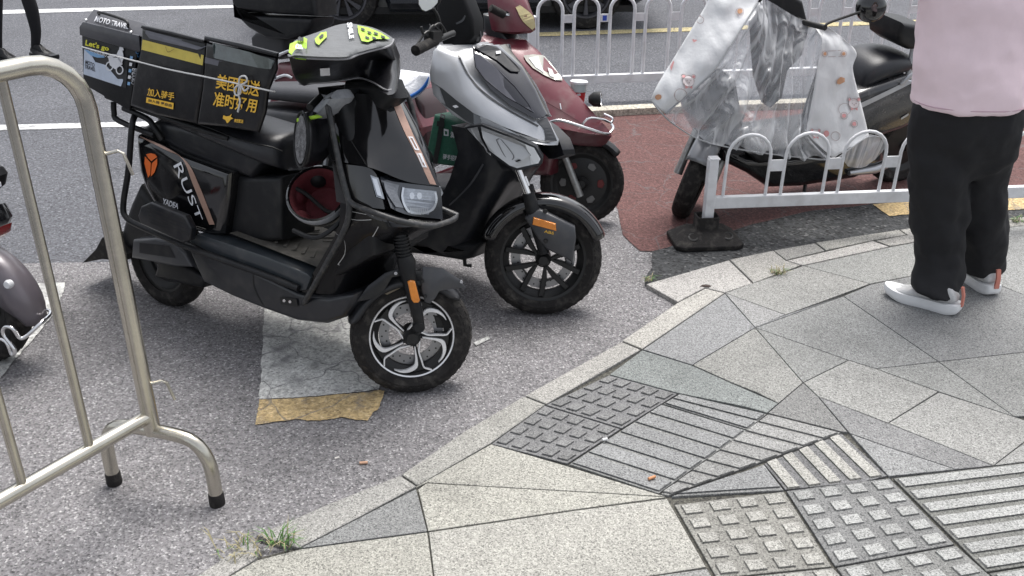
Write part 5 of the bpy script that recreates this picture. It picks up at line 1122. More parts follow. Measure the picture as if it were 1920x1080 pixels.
def cape():
    A = DF; q = A.q; t = thing('rain_cape', 'white rain cape with bear prints and a clear plastic front, over the dark grey scooter', 'rain cape', A.M)
    def cloth(name, rows, m, nu=7, nv=6, amp=.008, fr=9, seed=0, th=.0015, fold=0):
        """rows: lists of (px,py,w) left to right, top to bottom"""
        R_ = [spl([q(*p) for p in r], nu) for r in rows]; n = min(len(r) for r in R_)
        cols = [spl([r[i] for r in R_], nv) for i in range(n)]; vs = []
        ny = len(cols[0])
        for j in range(ny):
            for i in range(n):
                p = cols[i][j]; e = min(1, min(i, n - 1 - i) / 2, ) * 1.0
                d = noise.noise(Vector((p.x * fr + seed, p.y * fr, p.z * fr * .55))) * amp * 1.6 + noise.noise(Vector((p.x * fr * 2.7, p.z * fr * 1.4, seed))) * amp * .7
                if fold: d += sin((i / n) * fold * 2 * pi + noise.noise(Vector((i * .21, j * .05, seed))) * 3) * amp * 1.5 * (j / ny) ** .6
                vs.append((p.x + d * .25 * e, p.y + d * e, p.z))
        fs = [(j * n + i, j * n + i + 1, (j + 1) * n + i + 1, (j + 1) * n + i) for j in range(ny - 1) for i in range(n - 1)]
        me = bpy.data.meshes.new(name); me.from_pydata(vs, [], fs); return finish(name, me, m, t, angle=180, solid=th)
    WQ = mat('quilted_white', (.66, .67, .68), .35, 0, .15, .05, 9, .55, 16)
    m = bpy.data.materials.new('clear_plastic'); m.use_nodes = True; T = m.node_tree; N = T.nodes.new; L = T.links.new; b = T.nodes['Principled BSDF']
    b.inputs['Base Color'].default_value = (.80, .82, .85, 1); b.inputs['Roughness'].default_value = .12; b.inputs['Specular IOR Level'].default_value = .9
    tc = N('ShaderNodeTexCoord'); mp = N('ShaderNodeMapping'); mp.inputs['Scale'].default_value = (5, 5, 1.0); L(tc.outputs['Object'], mp.inputs[0])
    n1 = N('ShaderNodeTexNoise'); n1.inputs['Scale'].default_value = 2.2; n1.inputs['Detail'].default_value = 2.2; n1.inputs['Distortion'].default_value = .5; L(mp.outputs[0], n1.inputs['Vector'])
    bp = N('ShaderNodeBump'); bp.inputs['Strength'].default_value = .9; bp.inputs['Distance'].default_value = .07; L(n1.outputs['Fac'], bp.inputs['Height']); L(bp.outputs[0], b.inputs['Normal'])
    lw = N('ShaderNodeLayerWeight'); lw.inputs['Blend'].default_value = .32; L(bp.outputs[0], lw.inputs['Normal'])
    mr = N('ShaderNodeMapRange'); mr.inputs[1].default_value = 0; mr.inputs[2].default_value = 1; mr.inputs[3].default_value = .27; mr.inputs[4].default_value = .95; L(lw.outputs['Facing'], mr.inputs[0])
    L(mr.outputs[0], b.inputs['Alpha']); MATS['clear_plastic'] = m
    la = cloth('white_panel', [
        [(1331, -45, .02), (1380, -50, .0), (1432, -50, .02)],
        [(1327, 0, .06), (1372, 0, .08), (1421, 4, .10)],
        [(1302, 45, .10), (1350, 48, .13), (1396, 44, .16)],
        [(1276, 88, .14), (1322, 92, .17), (1370, 86, .20)],
        [(1250, 130, .17), (1290, 138, .21), (1343, 126, .22)],
        [(1230, 164, .20), (1262, 175, .23), (1300, 168, .23)],
        [(1221, 187, .22), (1233, 202, .24), (1248, 213, .24)]], WQ, amp=.016, fr=11, seed=1)
    cl = cloth('clear_panel', [
        [(1421, 4, .10), (1432, -2, .07), (1450, 6, .05), (1482, 26, .09), (1520, 45, .14), (1546, 46, .20)],
        [(1398, 42, .16), (1425, 50, .15), (1450, 60, .10), (1478, 70, .15), (1508, 78, .18), (1540, 84, .24)],
        [(1372, 84, .19), (1408, 98, .19), (1442, 110, .17), (1472, 118, .20), (1500, 122, .22), (1536, 124, .27)],
        [(1343, 126, .22), (1385, 146, .24), (1430, 160, .22), (1468, 170, .24), (1500, 174, .26), (1526, 178, .29)],
        [(1298, 168, .23), (1350, 196, .27), (1410, 212, .26), (1462, 222, .27), (1498, 222, .30), (1518, 220, .32)],
        [(1249, 212, .24), (1320, 236, .29), (1385, 250, .29), (1450, 258, .30), (1490, 262, .33), (1514, 250, .34)],
        [(1262, 232, .25), (1310, 260, .31), (1370, 276, .31), (1440, 287, .32), (1500, 294, .35), (1561, 298, .36)]], m, nu=9, nv=8, amp=.022, fr=8, seed=5, th=0, fold=8)
    ra = cloth('white_panel', [
        [(1522, 46, .15), (1536, 45, .18), (1549, 48, .20)],
        [(1540, 72, .24), (1560, 74, .22), (1588, 78, .20)],
        [(1537, 100, .26), (1570, 104, .25), (1606, 100, .22)],
        [(1532, 130, .28), (1565, 134, .27), (1599, 128, .24)],
        [(1524, 180, .30), (1568, 182, .29), (1608, 170, .26)],
        [(1516, 222, .32), (1570, 228, .31), (1619, 212, .28)],
        [(1514, 250, .34), (1574, 262, .33), (1628, 250, .30)],
        [(1562, 297, .36), (1586, 282, .35), (1630, 256, .31)]], WQ, amp=.015, fr=10, seed=9)
    cr = cloth('clear_flap', [
        [(1586, 280, .35), (1610, 268, .33), (1632, 252, .31), (1662, 262, .27)],
        [(1580, 296, .33), (1606, 288, .32), (1632, 280, .29), (1655, 282, .26)],
        [(1590, 312, .30), (1606, 316, .30), (1622, 314, .28), (1640, 300, .26)]], m, nu=5, nv=5, amp=.008, th=0, seed=3)
    pip = mat('grey_hem', (.32, .33, .34), .5)
    e = [q(*p) for p in [(1221, 188, .22), (1240, 212, .25), (1262, 232, .25), (1310, 261, .31), (1370, 277, .31), (1440, 288, .32), (1500, 295, .35), (1561, 299, .36), (1590, 282, .35), (1630, 256, .31), (1662, 264, .27), (1652, 286, .26)]]
    MB().tube(spl(e, 5), .0035, 6).build('hem', pip, t)
    MB().tube(spl([q(*p) for p in [(1421, 4, .105), (1396, 44, .165), (1370, 86, .205), (1343, 127, .228), (1299, 169, .238), (1249, 213, .246)]], 5), .0028, 6).build('seam', pip, la)
    # prints: small bear heads, hearts and buns, plain outlines
    LNB = mat('print_line', (.40, .33, .33), .6); PK = mat('print_pink', (.62, .30, .30), .6); ORG2 = mat('print_orange', (.52, .28, .16), .6); PL = mat('print_fill', (.72, .66, .66), .6)
    def el(x, y, r, ry=None, n=12): ry = ry or r; return [(x + r * cos(2 * pi * k / n), y + ry * sin(2 * pi * k / n)) for k in range(n)]
    def rg(x, y, r, o, m_=LNB, lw_=1.1): P_ = el(x, y, r, None, 14) + el(x, y, r, None, 14)[:1]; strip('print', P_, [(x + (a_ - x) * (1 - lw_ / r), y + (b_ - y) * (1 - lw_ / r)) for a_, b_ in P_], o, m_, .005, 1)
    def bear(x, y, s, o, lean=0):
        decal('print', el(x, y, s, s * .85), o, PL, .005); rg(x, y, s, o); 
        for sg in (-1, 1): rg(x + sg * s * .85, y - s * .75, s * .42, o); decal('print', el(x + sg * s * .85, y - s * .75, s * .25), o, PK, .006)
        for sg in (-1, 1): decal('print', el(x + sg * s * .35, y - s * .05, s * .1), o, LNB, .007)
        decal('print', el(x, y + s * .25, s * .13), o, LNB, .007); decal('print', [(x, y + s), (x - s * .6, y + s * .75), (x - s * .6, y + s * 1.3)], o, PK, .007); decal('print', [(x, y + s), (x + s * .6, y + s * .75), (x + s * .6, y + s * 1.3)], o, PK, .007)
    bear(1290, 152, 11, la); rg(1275, 178, 12, la); rg(1312, 38, 7, la); decal('print', el(1386, 22, 5), la, ORG2, .006); rg(1386, 23, 8, la)
    decal('print', el(1234, 182, 6, 5), la, ORG2, .006); decal('print', [(1300, 80), (1297, 75), (1300, 74), (1302, 76), (1304, 74), (1306, 77)], la, PK, .006); decal('print', [(1256, 126), (1262, 114), (1264, 118), (1258, 134)], la, PK, .006)
    bear(1600, 194, 10, ra); rg(1582, 205, 12, ra, lw_=.8); rg(1581, 217, 7, ra); rg(1600, 232, 7, ra); decal('print', el(1581, 217, 4), ra, PK, .006); decal('print', el(1600, 232, 4), ra, PK, .006)
    bear(1528, 250, 8, ra); decal('print', el(1548, 250, 5, 6), ra, PK, .006); rg(1565, 255, 9, ra)
    for x in (1545, 1580): rg(x, 101, 6, ra); decal('print', el(x, 101, 3.5), ra, ORG2, .006)
    strip('print', [(1550, 95), (1575, 94)], [(1550, 96), (1575, 95)], ra, LNB, .005, 1); strip('print', [(1551, 106), (1575, 105)], [(1551, 107), (1575, 106)], ra, LNB, .005, 1)
    decal('print', [(1568, 150), (1574, 144), (1582, 146), (1582, 153), (1572, 158), (1567, 156)], ra, ORG2, .006)
cape()

# ================================================================ CAR
def car():
    p0, p1 = G(646, 60), G(1098, 56); U = (p1 - p0); L_ = U.length; mid = p0; A = Fr(p0, U, 0)  # near side is w<0
    t = thing('parked_car', 'dark grey car with multi-spoke wheels, halted in the lane beyond the scooters', 'car', A.M)
    PNT = mat('car_paint', (.018, .022, .028), .18, .3, 1, .08, 3, dirt=.08); GLS = mat('car_glass', (.01, .012, .014), .04, 0, 1)
    wb = L_; R = .325
    def arch(cx, z0, r): return [(cx + r * cos(a_), R + r * sin(a_)) for a_ in [pi * k / 12 for k in range(12, -1, -1)]]
    ol = [(-.62, .30), (-.46, .20)] + [(-.40, .19)] + arch(0, 0, .37) + [(.42, .17), (wb - .42, .17)] + arch(wb, 0, .37) + [(wb + .42, .20), (wb + .62, .32), (wb + .74, .45), (wb + .78, .62), (wb + .70, .80), (wb + .25, .92), (wb - .30, .98), (.0, .98), (-.5, .96), (-.72, .85), (-.76, .60)]
    ol = [p for i, p in enumerate(ol) if i == 0 or hypot(p[0] - ol[i - 1][0], p[1] - ol[i - 1][1]) > .01]
    MB().slab(ol, [(-.06, .05), (-.02, .015), (.02, 0), (1.62, 0), (1.68, .02), (1.72, .06)]).build('body', PNT, t)
    gh = MB().rings([[Vector(p) for p in r] for r in ([(-.5, .02, .94), (wb + .1, .02, .94), (wb + .1, 1.62, .94), (-.5, 1.62, .94)], [(-.1, .22, 1.40), (wb - .65, .22, 1.40), (wb - .65, 1.42, 1.40), (-.1, 1.42, 1.40)], [(.1, .3, 1.44), (wb - .8, .3, 1.44), (wb - .8, 1.34, 1.44), (.1, 1.34, 1.44)])]).build('cabin', GLS, t, smooth=False, bev=.03)
    MB().box((wb / 2, -.035, .235), (wb - .86, .05, .07)).build('sill', K_MATTE, t, bev=.01)
    MB().box((wb / 2, -.03, .62), (.012, .03, .5)).box((wb / 2 + .02, -.028, .19 + .2), (wb - 1.1, .02, .012)).build('door_gap', BLKM, t)
    MB().box((wb / 2, .8, .18), (wb + .9, 1.5, .06)).build('underside', BLKM, t)
    RIMG = mat('dark_alloy', (.10, .10, .11), .35, .6, .2, .15, 12)
    for cx, ns in ((0, 5), (wb, 7)):
        for yy, sg in ((.02, 1), (1.62, -1)):
            M = Matrix.Translation((cx, yy + .085 * sg, R)) @ (Matrix.Rotation(pi, 4, 'Z') if sg < 0 else Matrix.Identity(4))
            r_ = .215; b = MB(); b.lathe([(r_ + .008, -.10), (r_ - .008, -.10), (r_ - .02, -.07), (r_ - .03, .06)], n=48); b.lathe([(0, -.075), (.03, -.075), (.045, -.06), (.05, 0)], n=24)
            for k in range(ns):
                for s2 in ((-1, 1) if ns == 5 else (0,)):
                    b.slab(poly_rt([(.03, -14), (.03, 14), (r_ - .015, s2 * 16 + 7), (r_ - .015, s2 * 16 - 7)], k + .25, ns), [(-.088, .004), (-.083, 0), (-.05, 0)])
            o = b.build('wheel', RIMG, t, M=M, angle=30)
            MB().lathe([(r_ + .005, -.095), (r_ + .05, -.112), (R - .015, -.10), (R, -.07), (R, .09), (r_, .09)], n=56).build('tyre', RUB, o)
            MB().lathe([(0, -.02), (r_ - .03, -.02)], n=32).build('brake_disc', mat('rusty_disc', (.06, .055, .05), .5, .6), o)
car()

# ================================================================ PEOPLE
SKIN = mat('skin', (.48, .29, .20), .5, 0, 0, .06, 12)
def leg_rings(rows, depth=.85, k=28, fold=.006, seed=0):
    """rows: (centre Vector, half width, half depth) -> rings of a cloth tube"""
    R_ = []
    for c, hw, hd in [(Vector(v[:3]), v[3], v[4]) for v in _spl5(rows)]:
        r = []
        for i in range(k):
            a_ = 2 * pi * i / k; d = 1 + fold / hw * (noise.noise(Vector((cos(a_) * 1.6 + seed, sin(a_) * 1.6, c.z * 7))) * 1.5 + noise.noise(Vector((cos(a_) * 3, sin(a_) * 3 + seed, c.z * 16))) * .8)
            e = .86; r.append(c + Vector((abs(cos(a_)) ** e * math.copysign(1, cos(a_)) * hw * d, abs(sin(a_)) ** e * math.copysign(1, sin(a_)) * hd * d, 0)))
        R_.append(r)
    return R_
def _spl5(rows, n=5):
    P = [list(c) + [hw, hd] for c, hw, hd in rows]; N = len(P); out = []
    for i in range(N - 1):
        a, b, c, d = P[max(0, i - 1)], P[i], P[i + 1], P[min(N - 1, i + 2)]
        for k in range(n):
            t = k / n; out.append([.5 * (2 * b[j] + (c[j] - a[j]) * t + (2 * a[j] - 5 * b[j] + 4 * c[j] - d[j]) * t * t + (3 * b[j] - a[j] - 3 * c[j] + d[j]) * t ** 3) for j in range(5)])
    out.append(P[-1]); return out
def body_mesh(name, verts, edges, rad, m, parent, M=None):
    me = bpy.data.meshes.new(name); me.from_pydata(verts, edges, []); o = bpy.data.objects.new(name, me); C.objects.link(o); me.materials.append(m)
    sk = o.modifiers.new('skin', 'SKIN'); sk.use_smooth_shade = True
    for v, r in zip(me.skin_vertices[0].data, rad): v.radius = r if isinstance(r, tuple) else (r, r)
    me.skin_vertices[0].data[0].use_root = True
    s = o.modifiers.new('sub', 'SUBSURF'); s.levels = s.render_levels = 2
    o.parent = parent
    if M is not None: o.matrix_local = M
    return o
def bake(o):
    """turn the skin figure into a plain mesh"""
    dg = bpy.context.evaluated_depsgraph_get(); dg.update(); me = bpy.data.meshes.new_from_object(o.evaluated_get(dg)); o.modifiers.clear(); o.data = me
    for p in me.polygons: p.use_smooth = True
    return o
def cloth_mod(o, vox, amp, size):
    m = o.modifiers.new('fuse', 'REMESH'); m.mode = 'VOXEL'; m.voxel_size = vox; m.use_smooth_shade = True
    m = o.modifiers.new('smooth', 'SMOOTH'); m.factor = .6; m.iterations = 6
    tx = bpy.data.textures.new(o.name, 'CLOUDS'); tx.noise_scale = size; tx.noise_depth = 2
    m = o.modifiers.new('folds', 'DISPLACE'); m.texture = tx; m.strength = amp; m.mid_level = .5; m.texture_coords = 'LOCAL'
    m = o.modifiers.new('smooth2', 'SMOOTH'); m.factor = .5; m.iterations = 2
def shoe(parent, heel, toe, mu, ms, mt, L_=.285):
    d = (toe - heel); d.z = 0; d.normalize(); s = Vector((-d.y, d.x, 0)); W = lambda x, y, z: heel + d * x + s * y + Vector((0, 0, z))
    half = [(0, .022), (.015, .034), (.06, .037), (.12, .037), (.18, .046), (.22, .047), (.26, .034), (.282, .016), (.287, 0)]
    ol = [(x, y) for x, y in half] + [(x, -y * .92) for x, y in reversed(half[:-1])]
    def rg(zf, k): return [W(.14 + (x - .14) * (k), y * k, zf(x)) for x, y in [tuple(v) for v in spl(ol, 3, True)]]
    lift = lambda x: .012 * max(0, (x - .2) / .087) ** 2 + .006 * max(0, (.03 - x) / .03)
    so_ = MB().rings([rg(lambda x: lift(x), .93), rg(lambda x: lift(x) + .006, 1.0), rg(lambda x: lift(x) + .022, 1.05), rg(lambda x: .044 - .07 * max(0, x - .05) * .3 + lift(x), 1.03)]).build('sole', ms, parent)
    up = lambda x: .118 - .055 * min(1, max(0, (x - .07) / .14)) - .014 * max(0, (x - .2) / .08)
    u = MB().rings([rg(lambda x: .038 + lift(x) - .02 * max(0, x - .05), .985), rg(lambda x: .028 + (up(x) - .028) * .5, .93), rg(lambda x: .028 + (up(x) - .028) * .88, .76), rg(lambda x: up(x) + .0, .5), rg(lambda x: up(x) - .004, .25)]).build('upper', mu, parent, sub=1, angle=180)
    return so_, u, W
def person_f():
    Fd = Vector((-.30, .954, 0)); base = (G(1745, 578) + G(1843, 556)) / 2; t = thing('person', 'person seen from behind in a pink polo shirt, loose black trousers and white trainers', 'person', Matrix.Translation(base))
    o = -base; Y0 = base.y
    def P(px, py, dy=0): r = ray(px, py); k = (Y0 + dy) / r.y; return CAM + r * k + o
    PT = mat('black_cotton', (.006, .006, .008), .8, 0, 0, .15, 10, .6, 9); PKS = mat('pink_jersey', (.86, .69, .735), .8, 0, 0, .03, 10, .5, 7)
    MU = mat('trainer_mesh', (.56, .56, .56), .75, 0, 0, .1, 30, .3, 200); MS_ = mat('trainer_foam', (.82, .83, .84), .5, 0, 0, .06, 12); OR = mat('heel_tab', (.55, .20, .15), .6)
    def rows(L_, dys):
        out = []
        for (y, x0, x1), dy in zip(L_, dys):
            a_, b_ = P(x0, y, dy), P(x1, y, dy); hw = (b_ - a_).length / 2; out.append(((a_ + b_) / 2, hw, max(hw * .80, .07)))
        return out
    ll = rows([(554, 1740, 1788), (546, 1716, 1797), (535, 1710, 1802), (500, 1717, 1806), (440, 1712, 1808), (380, 1705, 1812), (300, 1703, 1816), (240, 1706, 1822), (185, 1718, 1830)], [-.10, -.09, -.07, -.03, -.01, 0, .0, 0, 0])
    rl = rows([(514, 1812, 1870), (507, 1804, 1880), (490, 1802, 1887), (440, 1802, 1890), (380, 1804, 1890), (330, 1806, 1886), (280, 1806, 1896), (235, 1800, 1912), (185, 1795, 1917)], [.10, .10, .09, .07, .05, .03, .02, 0, 0])
    m = MB(); m.rings(leg_rings(ll, fold=.009, seed=1)); m.rings(leg_rings(rl, fold=.009, seed=7))
    hip = rows([(330, 1788, 1832), (300, 1730, 1888), (262, 1706, 1908), (210, 1709, 1916), (170, 1728, 1905)], [0] * 5); hip = [(c, w_, k_) for (c, w_, d_), k_ in zip(hip, (.05, .09, .118, .125, .125))]
    m.rings(leg_rings(hip, fold=.003, seed=3)); tr = m.build('trousers', PT, t, angle=180); cloth_mod(tr, .011, .036, .10)
    # shirt: torso rings up to the shoulders, then sleeves
    z = lambda p, v: Vector((p.x, p.y, v))
    h0 = P(1815, 195); top = rows([(199, 1711, 1919), (188, 1711, 1918), (150, 1716, 1921), (100, 1720, 1926), (50, 1725, 1930), (0, 1729, 1934)], [0] * 6)
    top = [(c, w_, .152 if i < 3 else .14) for i, (c, w_, d_) in enumerate(top)]; ct = top[-1][0]; zt = ct.z
    top += [(z(ct, 1.30), .215, .125), (z(ct, 1.40), .215, .115), (z(ct, 1.455), .16, .09), (z(ct, 1.49), .08, .07)]
    R_ = leg_rings(top, fold=.007, seed=11); sh = MB().rings(R_)
    for sg in (-1, 1):
        s0 = z(ct, 1.41) + Vector((sg * .17, 0, 0)); s1 = z(ct, 1.235) + Vector((sg * .235, .03, 0))
        sh.tube([s0, s0.lerp(s1, .35) + Vector((sg * .03, 0, 0)), s1], [.075, .078, .080], 20)
    s_ = sh.build('shirt', PKS, t, angle=180); cloth_mod(s_, .011, .026, .12)
    hem = [Vector((p.x, p.y, p.z + .022)) for p in R_[0]]; cc = sum(hem, Vector()) / len(hem); MB().tube([cc + (p - cc) * 1.006 for p in hem], .0018, 5, closed=True).build('hem_stitching', mat('pink_stitch', (.55, .38, .44), .8), s_)
    # body under the clothes (head, neck, arms) as one skinned figure
    S_ = lambda x, y, zz: tuple(z(ct, zz) + Vector((x, y, 0)))
    v = [S_(0, .02, 1.30), S_(0, .0, 1.46), S_(0, .015, 1.54)]; e = [(0, 1), (1, 2)]; r = [.07, .055, .055]
    for x, y, zz, rr_ in [(0, .02, 1.60, .078), (0, .022, 1.66, .088), (0, .015, 1.72, .07), (0, .01, 1.745, .04)]: v.append(S_(x, y, zz)); e.append((len(v) - 2, len(v) - 1)); r.append((rr_, rr_ * 1.1))
    for sg in (-1, 1):
        i0 = 1
        for x, y, zz, rr_ in [(.16, 0, 1.41, .045), (.235, .03, 1.24, .042), (.19, .20, 1.28, .034), (.10, .30, 1.34, .026)]:
            v.append(S_(sg * x, y, zz)); e.append((i0, len(v) - 1)); i0 = len(v) - 1; r.append(rr_)
        w0 = i0
        v.append(S_(sg * .07, .34, 1.37)); r.append((.030, .018)); e.append((w0, len(v) - 1)); pl = len(v) - 1
        for f_ in range(4):
            for q_ in range(3):
                v.append(S_(sg * (.05 - q_ * .018), .36 + q_ * (.018 - q_ * .008) + f_ * .004, 1.405 - f_ * .017 + q_ * .002)); r.append(.0088 - q_ * .0008); e.append((pl if q_ == 0 else len(v) - 2, len(v) - 1))
        for q_ in range(2): v.append(S_(sg * (.08 - q_ * .02), .35 + q_ * .02, 1.415 + q_ * .012)); r.append(.0095); e.append((w0 if q_ == 0 else len(v) - 2, len(v) - 1))
    bd = bake(body_mesh('body', v, e, r, SKIN, t))
    hc = Vector(S_(0, .005, 1.675)); MB().lathe([(.02, -.10), (.075, -.07), (.094, -.02), (.097, .03), (.075, .075), (.035, .095), (0, .098)], hc, (0, -.25, 1), 28).build('hair', mat('black_hair', (.01, .009, .008), .5, 0, 0, .3, 40, .6, 150), t)
    for sg in (-1, 1): MB().lathe([(0, -.006), (.018, -.004), (.026, .004), (.022, .008), (0, .004)], hc + Vector((sg * .09, .015, -.03)), (sg, -.3, 0), 16).build('ear', SKIN, bd)
    for nm, (hx, hy), (tx, ty) in (('l', (1786, 588), (1666, 552)), ('r', (1868, 558), (1818, 526))):
        h_, t_ = G(hx, hy, PZ) + o, G(tx, ty, PZ) + o; h_.z = t_.z = PZ; h_ += Vector((.015, -.01, 0)) if nm == 'l' else Vector((-.01, .01, 0)); so_, u_, W = shoe(t, h_, t_, MU, MS_, OR)
        MB().rings([[W(x, y, zz) for x, y, zz in r_] for r_ in ([(-.012, -.010, .04), (-.012, .010, .04), (-.004, .010, .04), (-.004, -.010, .04)], [(-.010, -.009, .085), (-.010, .009, .085), (-.002, .009, .085), (-.002, -.009, .085)], [(.000, -.009, .118), (.000, .009, .118), (.008, .009, .118), (.008, -.009, .118)])]).build('heel_tab', OR, u_)
person_f()

def person_g():
    base = G(30, 112); t = thing('person', 'walker in close-fitting black trousers crossing the far lane behind the steel barrier', 'person', Matrix.Translation(base)); o = -base; Y0 = base.y
    PT = MATS['black_cotton']
    def P(px, py, dy=0): r = ray(px, py); return CAM + r * ((Y0 + dy) / r.y) + o
    v, e, r = [], [], []
    pel = P(20, -190); pel.y = 0
    def chain(start, L_):
        i0 = start
        for p, rr_ in L_:
            v.append(tuple(p)); r.append(rr_); 
            if i0 is not None: e.append((i0, len(v) - 1))
            i0 = len(v) - 1
        return i0
    chain(None, [(pel, .11), (pel + Vector((0, 0, .18)), .105), (pel + Vector((0, 0, .38)), .12), (pel + Vector((0, 0, .50)), .06), (pel + Vector((0, 0, .60)), .07), (pel + Vector((0, .01, .70)), .085), (pel + Vector((0, 0, .78)), .05)])
    chain(0, [(P(42, -120), .082), (P(50, -10), .056), (P(60, 20, .02), .056), (P(68, 60, .05), .042), (P(66, 92, .06), .034), (P(70, 104, .0), .036), (P(88, 108, -.06), .03)])
    chain(0, [(P(-5, -120), .082), (P(-8, -10), .056), (P(-6, 60), .042), (P(-4, 100), .036), (P(10, 112, -.08), .03)])
    for sg in (-1, 1): chain(2, [(pel + Vector((sg * .17, 0, .42)), .05), (pel + Vector((sg * .22, .02, .2)), .04), (pel + Vector((sg * .2, -.12, .0)), .032), (pel + Vector((sg * .18, -.18, -.08)), .03)])
    bake(body_mesh('body', v, e, r, PT, t))
    for (x, y), (x2, y2) in (((62, 108), (92, 112)), ((-6, 116), (22, 120))): shoe(t, G(x, y) + o, G(x2, y2) + o, K_MATTE, K_MATTE, K_MATTE)
person_g()

# ================================================================ SCOOTER AT THE LEFT EDGE
def scooter_e():
    b = G(-22, 674); U = Vector((.93, -.25, 0)).normalized(); a = b - U * 1.25; A = Fr(a, U, 5); q = A.q
    t = thing('motor_scooter', 'scooter cut off by the left edge, mauve grey fender and bent chrome rail', 'scooter', A.M)
    S = Fr(b, U, 5); SM = A.I @ S.M
    wheel(t, A, Fr(a, U, 5), .21, .15, .1, 'disc'); wheel(t, A, S, .205, .145, .095, 'disc')
    MV = mat('mauve_grey', (.13, .115, .13), .35, .2, .3, .08, 6, dirt=.15); RD = mat('tail_red', (.30, .02, .02), .2, 0, .8)
    hub = Vector((0, 0, .205)); fb = MB(); Rr = []; RW = .058
    for k in range(22):
        a_ = radians(150 + (-6 - 150) * k / 21); d_ = Vector((cos(a_), 0, sin(a_))); e_ = min(1, .35 + min(k, 21 - k) / 4); ro = .235 + .03 * k / 21; ri = ro - .10 * e_
        Rr.append([hub + d_ * r + Vector((0, y * (.5 + .5 * e_), 0)) for r, y in [(ri, -RW), (ro - .03, -RW - .002), (ro - .006, -.04), (ro + .002, 0), (ro - .006, .04), (ro - .03, RW + .002), (ri, RW)]])
    fb.rings(Rr, cap=False, loop=False); fb.build('front_fender', MV, t, M=SM, solid=.005, angle=70)
    sq = lambda x, y, w_: A.I @ (S.M @ S.q(x, y, w_))
    MB().tube(spl([sq(*p) for p in [(-60, 640, -.10), (4, 636, -.10), (22, 664, -.10), (27, 655, -.10), (6, 626, -.10), (10, 613, -.10), (24, 616, -.10), (38, 634, -.09), (52, 628, -.08), (78, 604, -.04), (93, 590, .02), (90, 582, .05), (62, 577, .09)]], 5), .007, 10).build('bumper_rail', CHROME, t)
    MB().slab(A.ol([(-190, 330), (-48, 400), (-32, 428), (-38, 446), (-80, 470), (-100, 580), (-220, 620), (-220, 400)], -.05), soft(.12, .05)).build('front_cowl', K_GLOSS, t)
    o = MB().slab(A.ol([(-26, 436), (4, 424), (2, 440), (-14, 452), (-34, 452)], -.1), soft(.12, .01, hw2=-.05)).build('red_lamp', RD, t)
    MB().slab(A.ol([(-80, 300), (-30, 322), (-20, 336), (-24, 358), (-36, 368), (-80, 360)], -.1), soft(.14, .03, hw2=.0)).build('head_cowl', K_MATTE, t)
    MB().box(q(-4, 345, -.145), (.02, .006, .014)).build('badge', WTXT, t)
    MB().slab([(-.1, .3), (.2, .28), (.9, .28), (1.0, .35), (.6, .38), (.5, .65), (-.2, .72), (-.3, .6)], soft(.15, .04)).build('body', K_GLOSS, t)
    MB().slab([(-.2, .70), (.5, .66), (.55, .74), (.2, .78), (-.2, .80)], soft(.14, .03)).build('seat', SEATM, t)
    MB().tube([Vector((1.18, 0, .30)), Vector((.98, 0, .96))], .04, 12).tube([Vector((.95, -.32, 1.0)), Vector((.98, 0, .95)), Vector((.95, .32, 1.0))], .013, 10).build('handlebar', BLKM, t)
    MB().lathe([(0, -.01), (.014, -.01), (.016, .0), (.012, .01), (0, .012)], sq(16, 538 - 5, -.07), (0, -1, 0), 16).build('bolt_cap', WHITEP, t)
scooter_e()

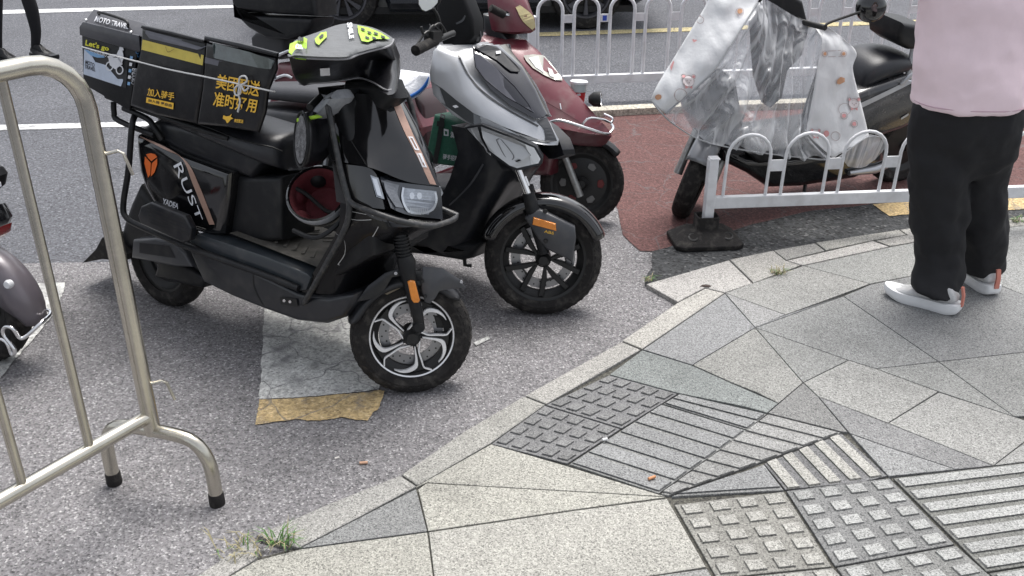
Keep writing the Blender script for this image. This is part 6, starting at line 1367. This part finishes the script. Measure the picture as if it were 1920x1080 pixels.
# ================================================================ WEEDS AND LITTER
GRN = mat('weed_green', (.07, .17, .03), .6, 0, 0, .4, 60); DRY = mat('dry_grass', (.30, .27, .16), .8, 0, 0, .3, 60)
def weed(px, py, n, r, label, h=.05, dry=.4):
    c = G(px, py, PZ); t = thing('weed', label, 'weed', Matrix.Translation(c)); g, d = MB(), MB()
    for k in range(n):
        a_ = random.uniform(0, 2 * pi); b0 = Vector((random.gauss(0, r * .35), random.gauss(0, r * .2), 0)); L_ = random.uniform(.5, 1.3) * h; out_ = Vector((cos(a_), sin(a_), 0)); w_ = .0016
        s_ = Vector((-sin(a_), cos(a_), 0)) * w_; p1 = b0 + out_ * L_ * .45 + Vector((0, 0, L_ * .6)); p2 = b0 + out_ * L_ * 1.2 + Vector((0, 0, L_ * random.uniform(.3, .8)))
        (d if random.random() < dry else g).add([b0 - s_, b0 + s_, p1 + s_, p1 - s_, p2], [(0, 1, 2, 3), (3, 2, 4)])
    if g.v: g.build('green_blades', GRN, t)
    if d.v: d.build('dry_blades', DRY, t)
weed(530, 1022, 36, .05, 'green weed tuft sprouting from the kerb joint at the bottom left', .048, .3)
weed(455, 1035, 40, .09, 'straggly dry weed on the lowest kerb stone, left of the green tuft', .045, .85)
weed(1457, 514, 46, .05, 'small pale grass tuft in the joint below the low fence foot', .035, .7)
weed(1215, 527, 22, .03, 'tiny grass tuft at the pointed corner of the kerb', .03, .5)
weed(1905, 417, 30, .06, 'thin weeds along the kerb at the right edge, behind the person', .04, .6)
def butt(px, py, z, rot, label, col, L_=.024, r=.0045):
    o = MB().tube([(-L_ / 2, 0, r), (L_ / 2, 0, r)], r, 10).build('cigarette_butt', mat('butt_' + str(px), col, .8)); o.location = G(px, py, z); o.rotation_euler.z = rot; tag(o, label, 'litter')
butt(682, 870, .004, .1, 'tan cigarette butt lying on the asphalt before the kerb', (.50, .30, .20))
butt(1222, 898, PZ + .006, .5, 'orange cigarette butt on the grooved guiding bars', (.50, .24, .12))
butt(1134, 826, PZ + .006, .3, 'white cigarette stub on the grooved block beside the studs', (.7, .7, .7), .016)
butt(632, 860, .004, .4, 'small white paper stub on the asphalt left of the tan butt', (.65, .62, .58), .014, .003)
o = MB().slab([(0, 0), (.035, -.01), (.05, .004), (.03, .016), (.01, .012)], [(0, 0), (.004, .004)], plane='v').build('dead_leaf', mat('leaf_brown', (.05, .035, .03), .8)); o.location = G(1312, 537, PZ + .004); tag(o, 'curled dark leaf lying on the kerb corner stone', 'leaf')
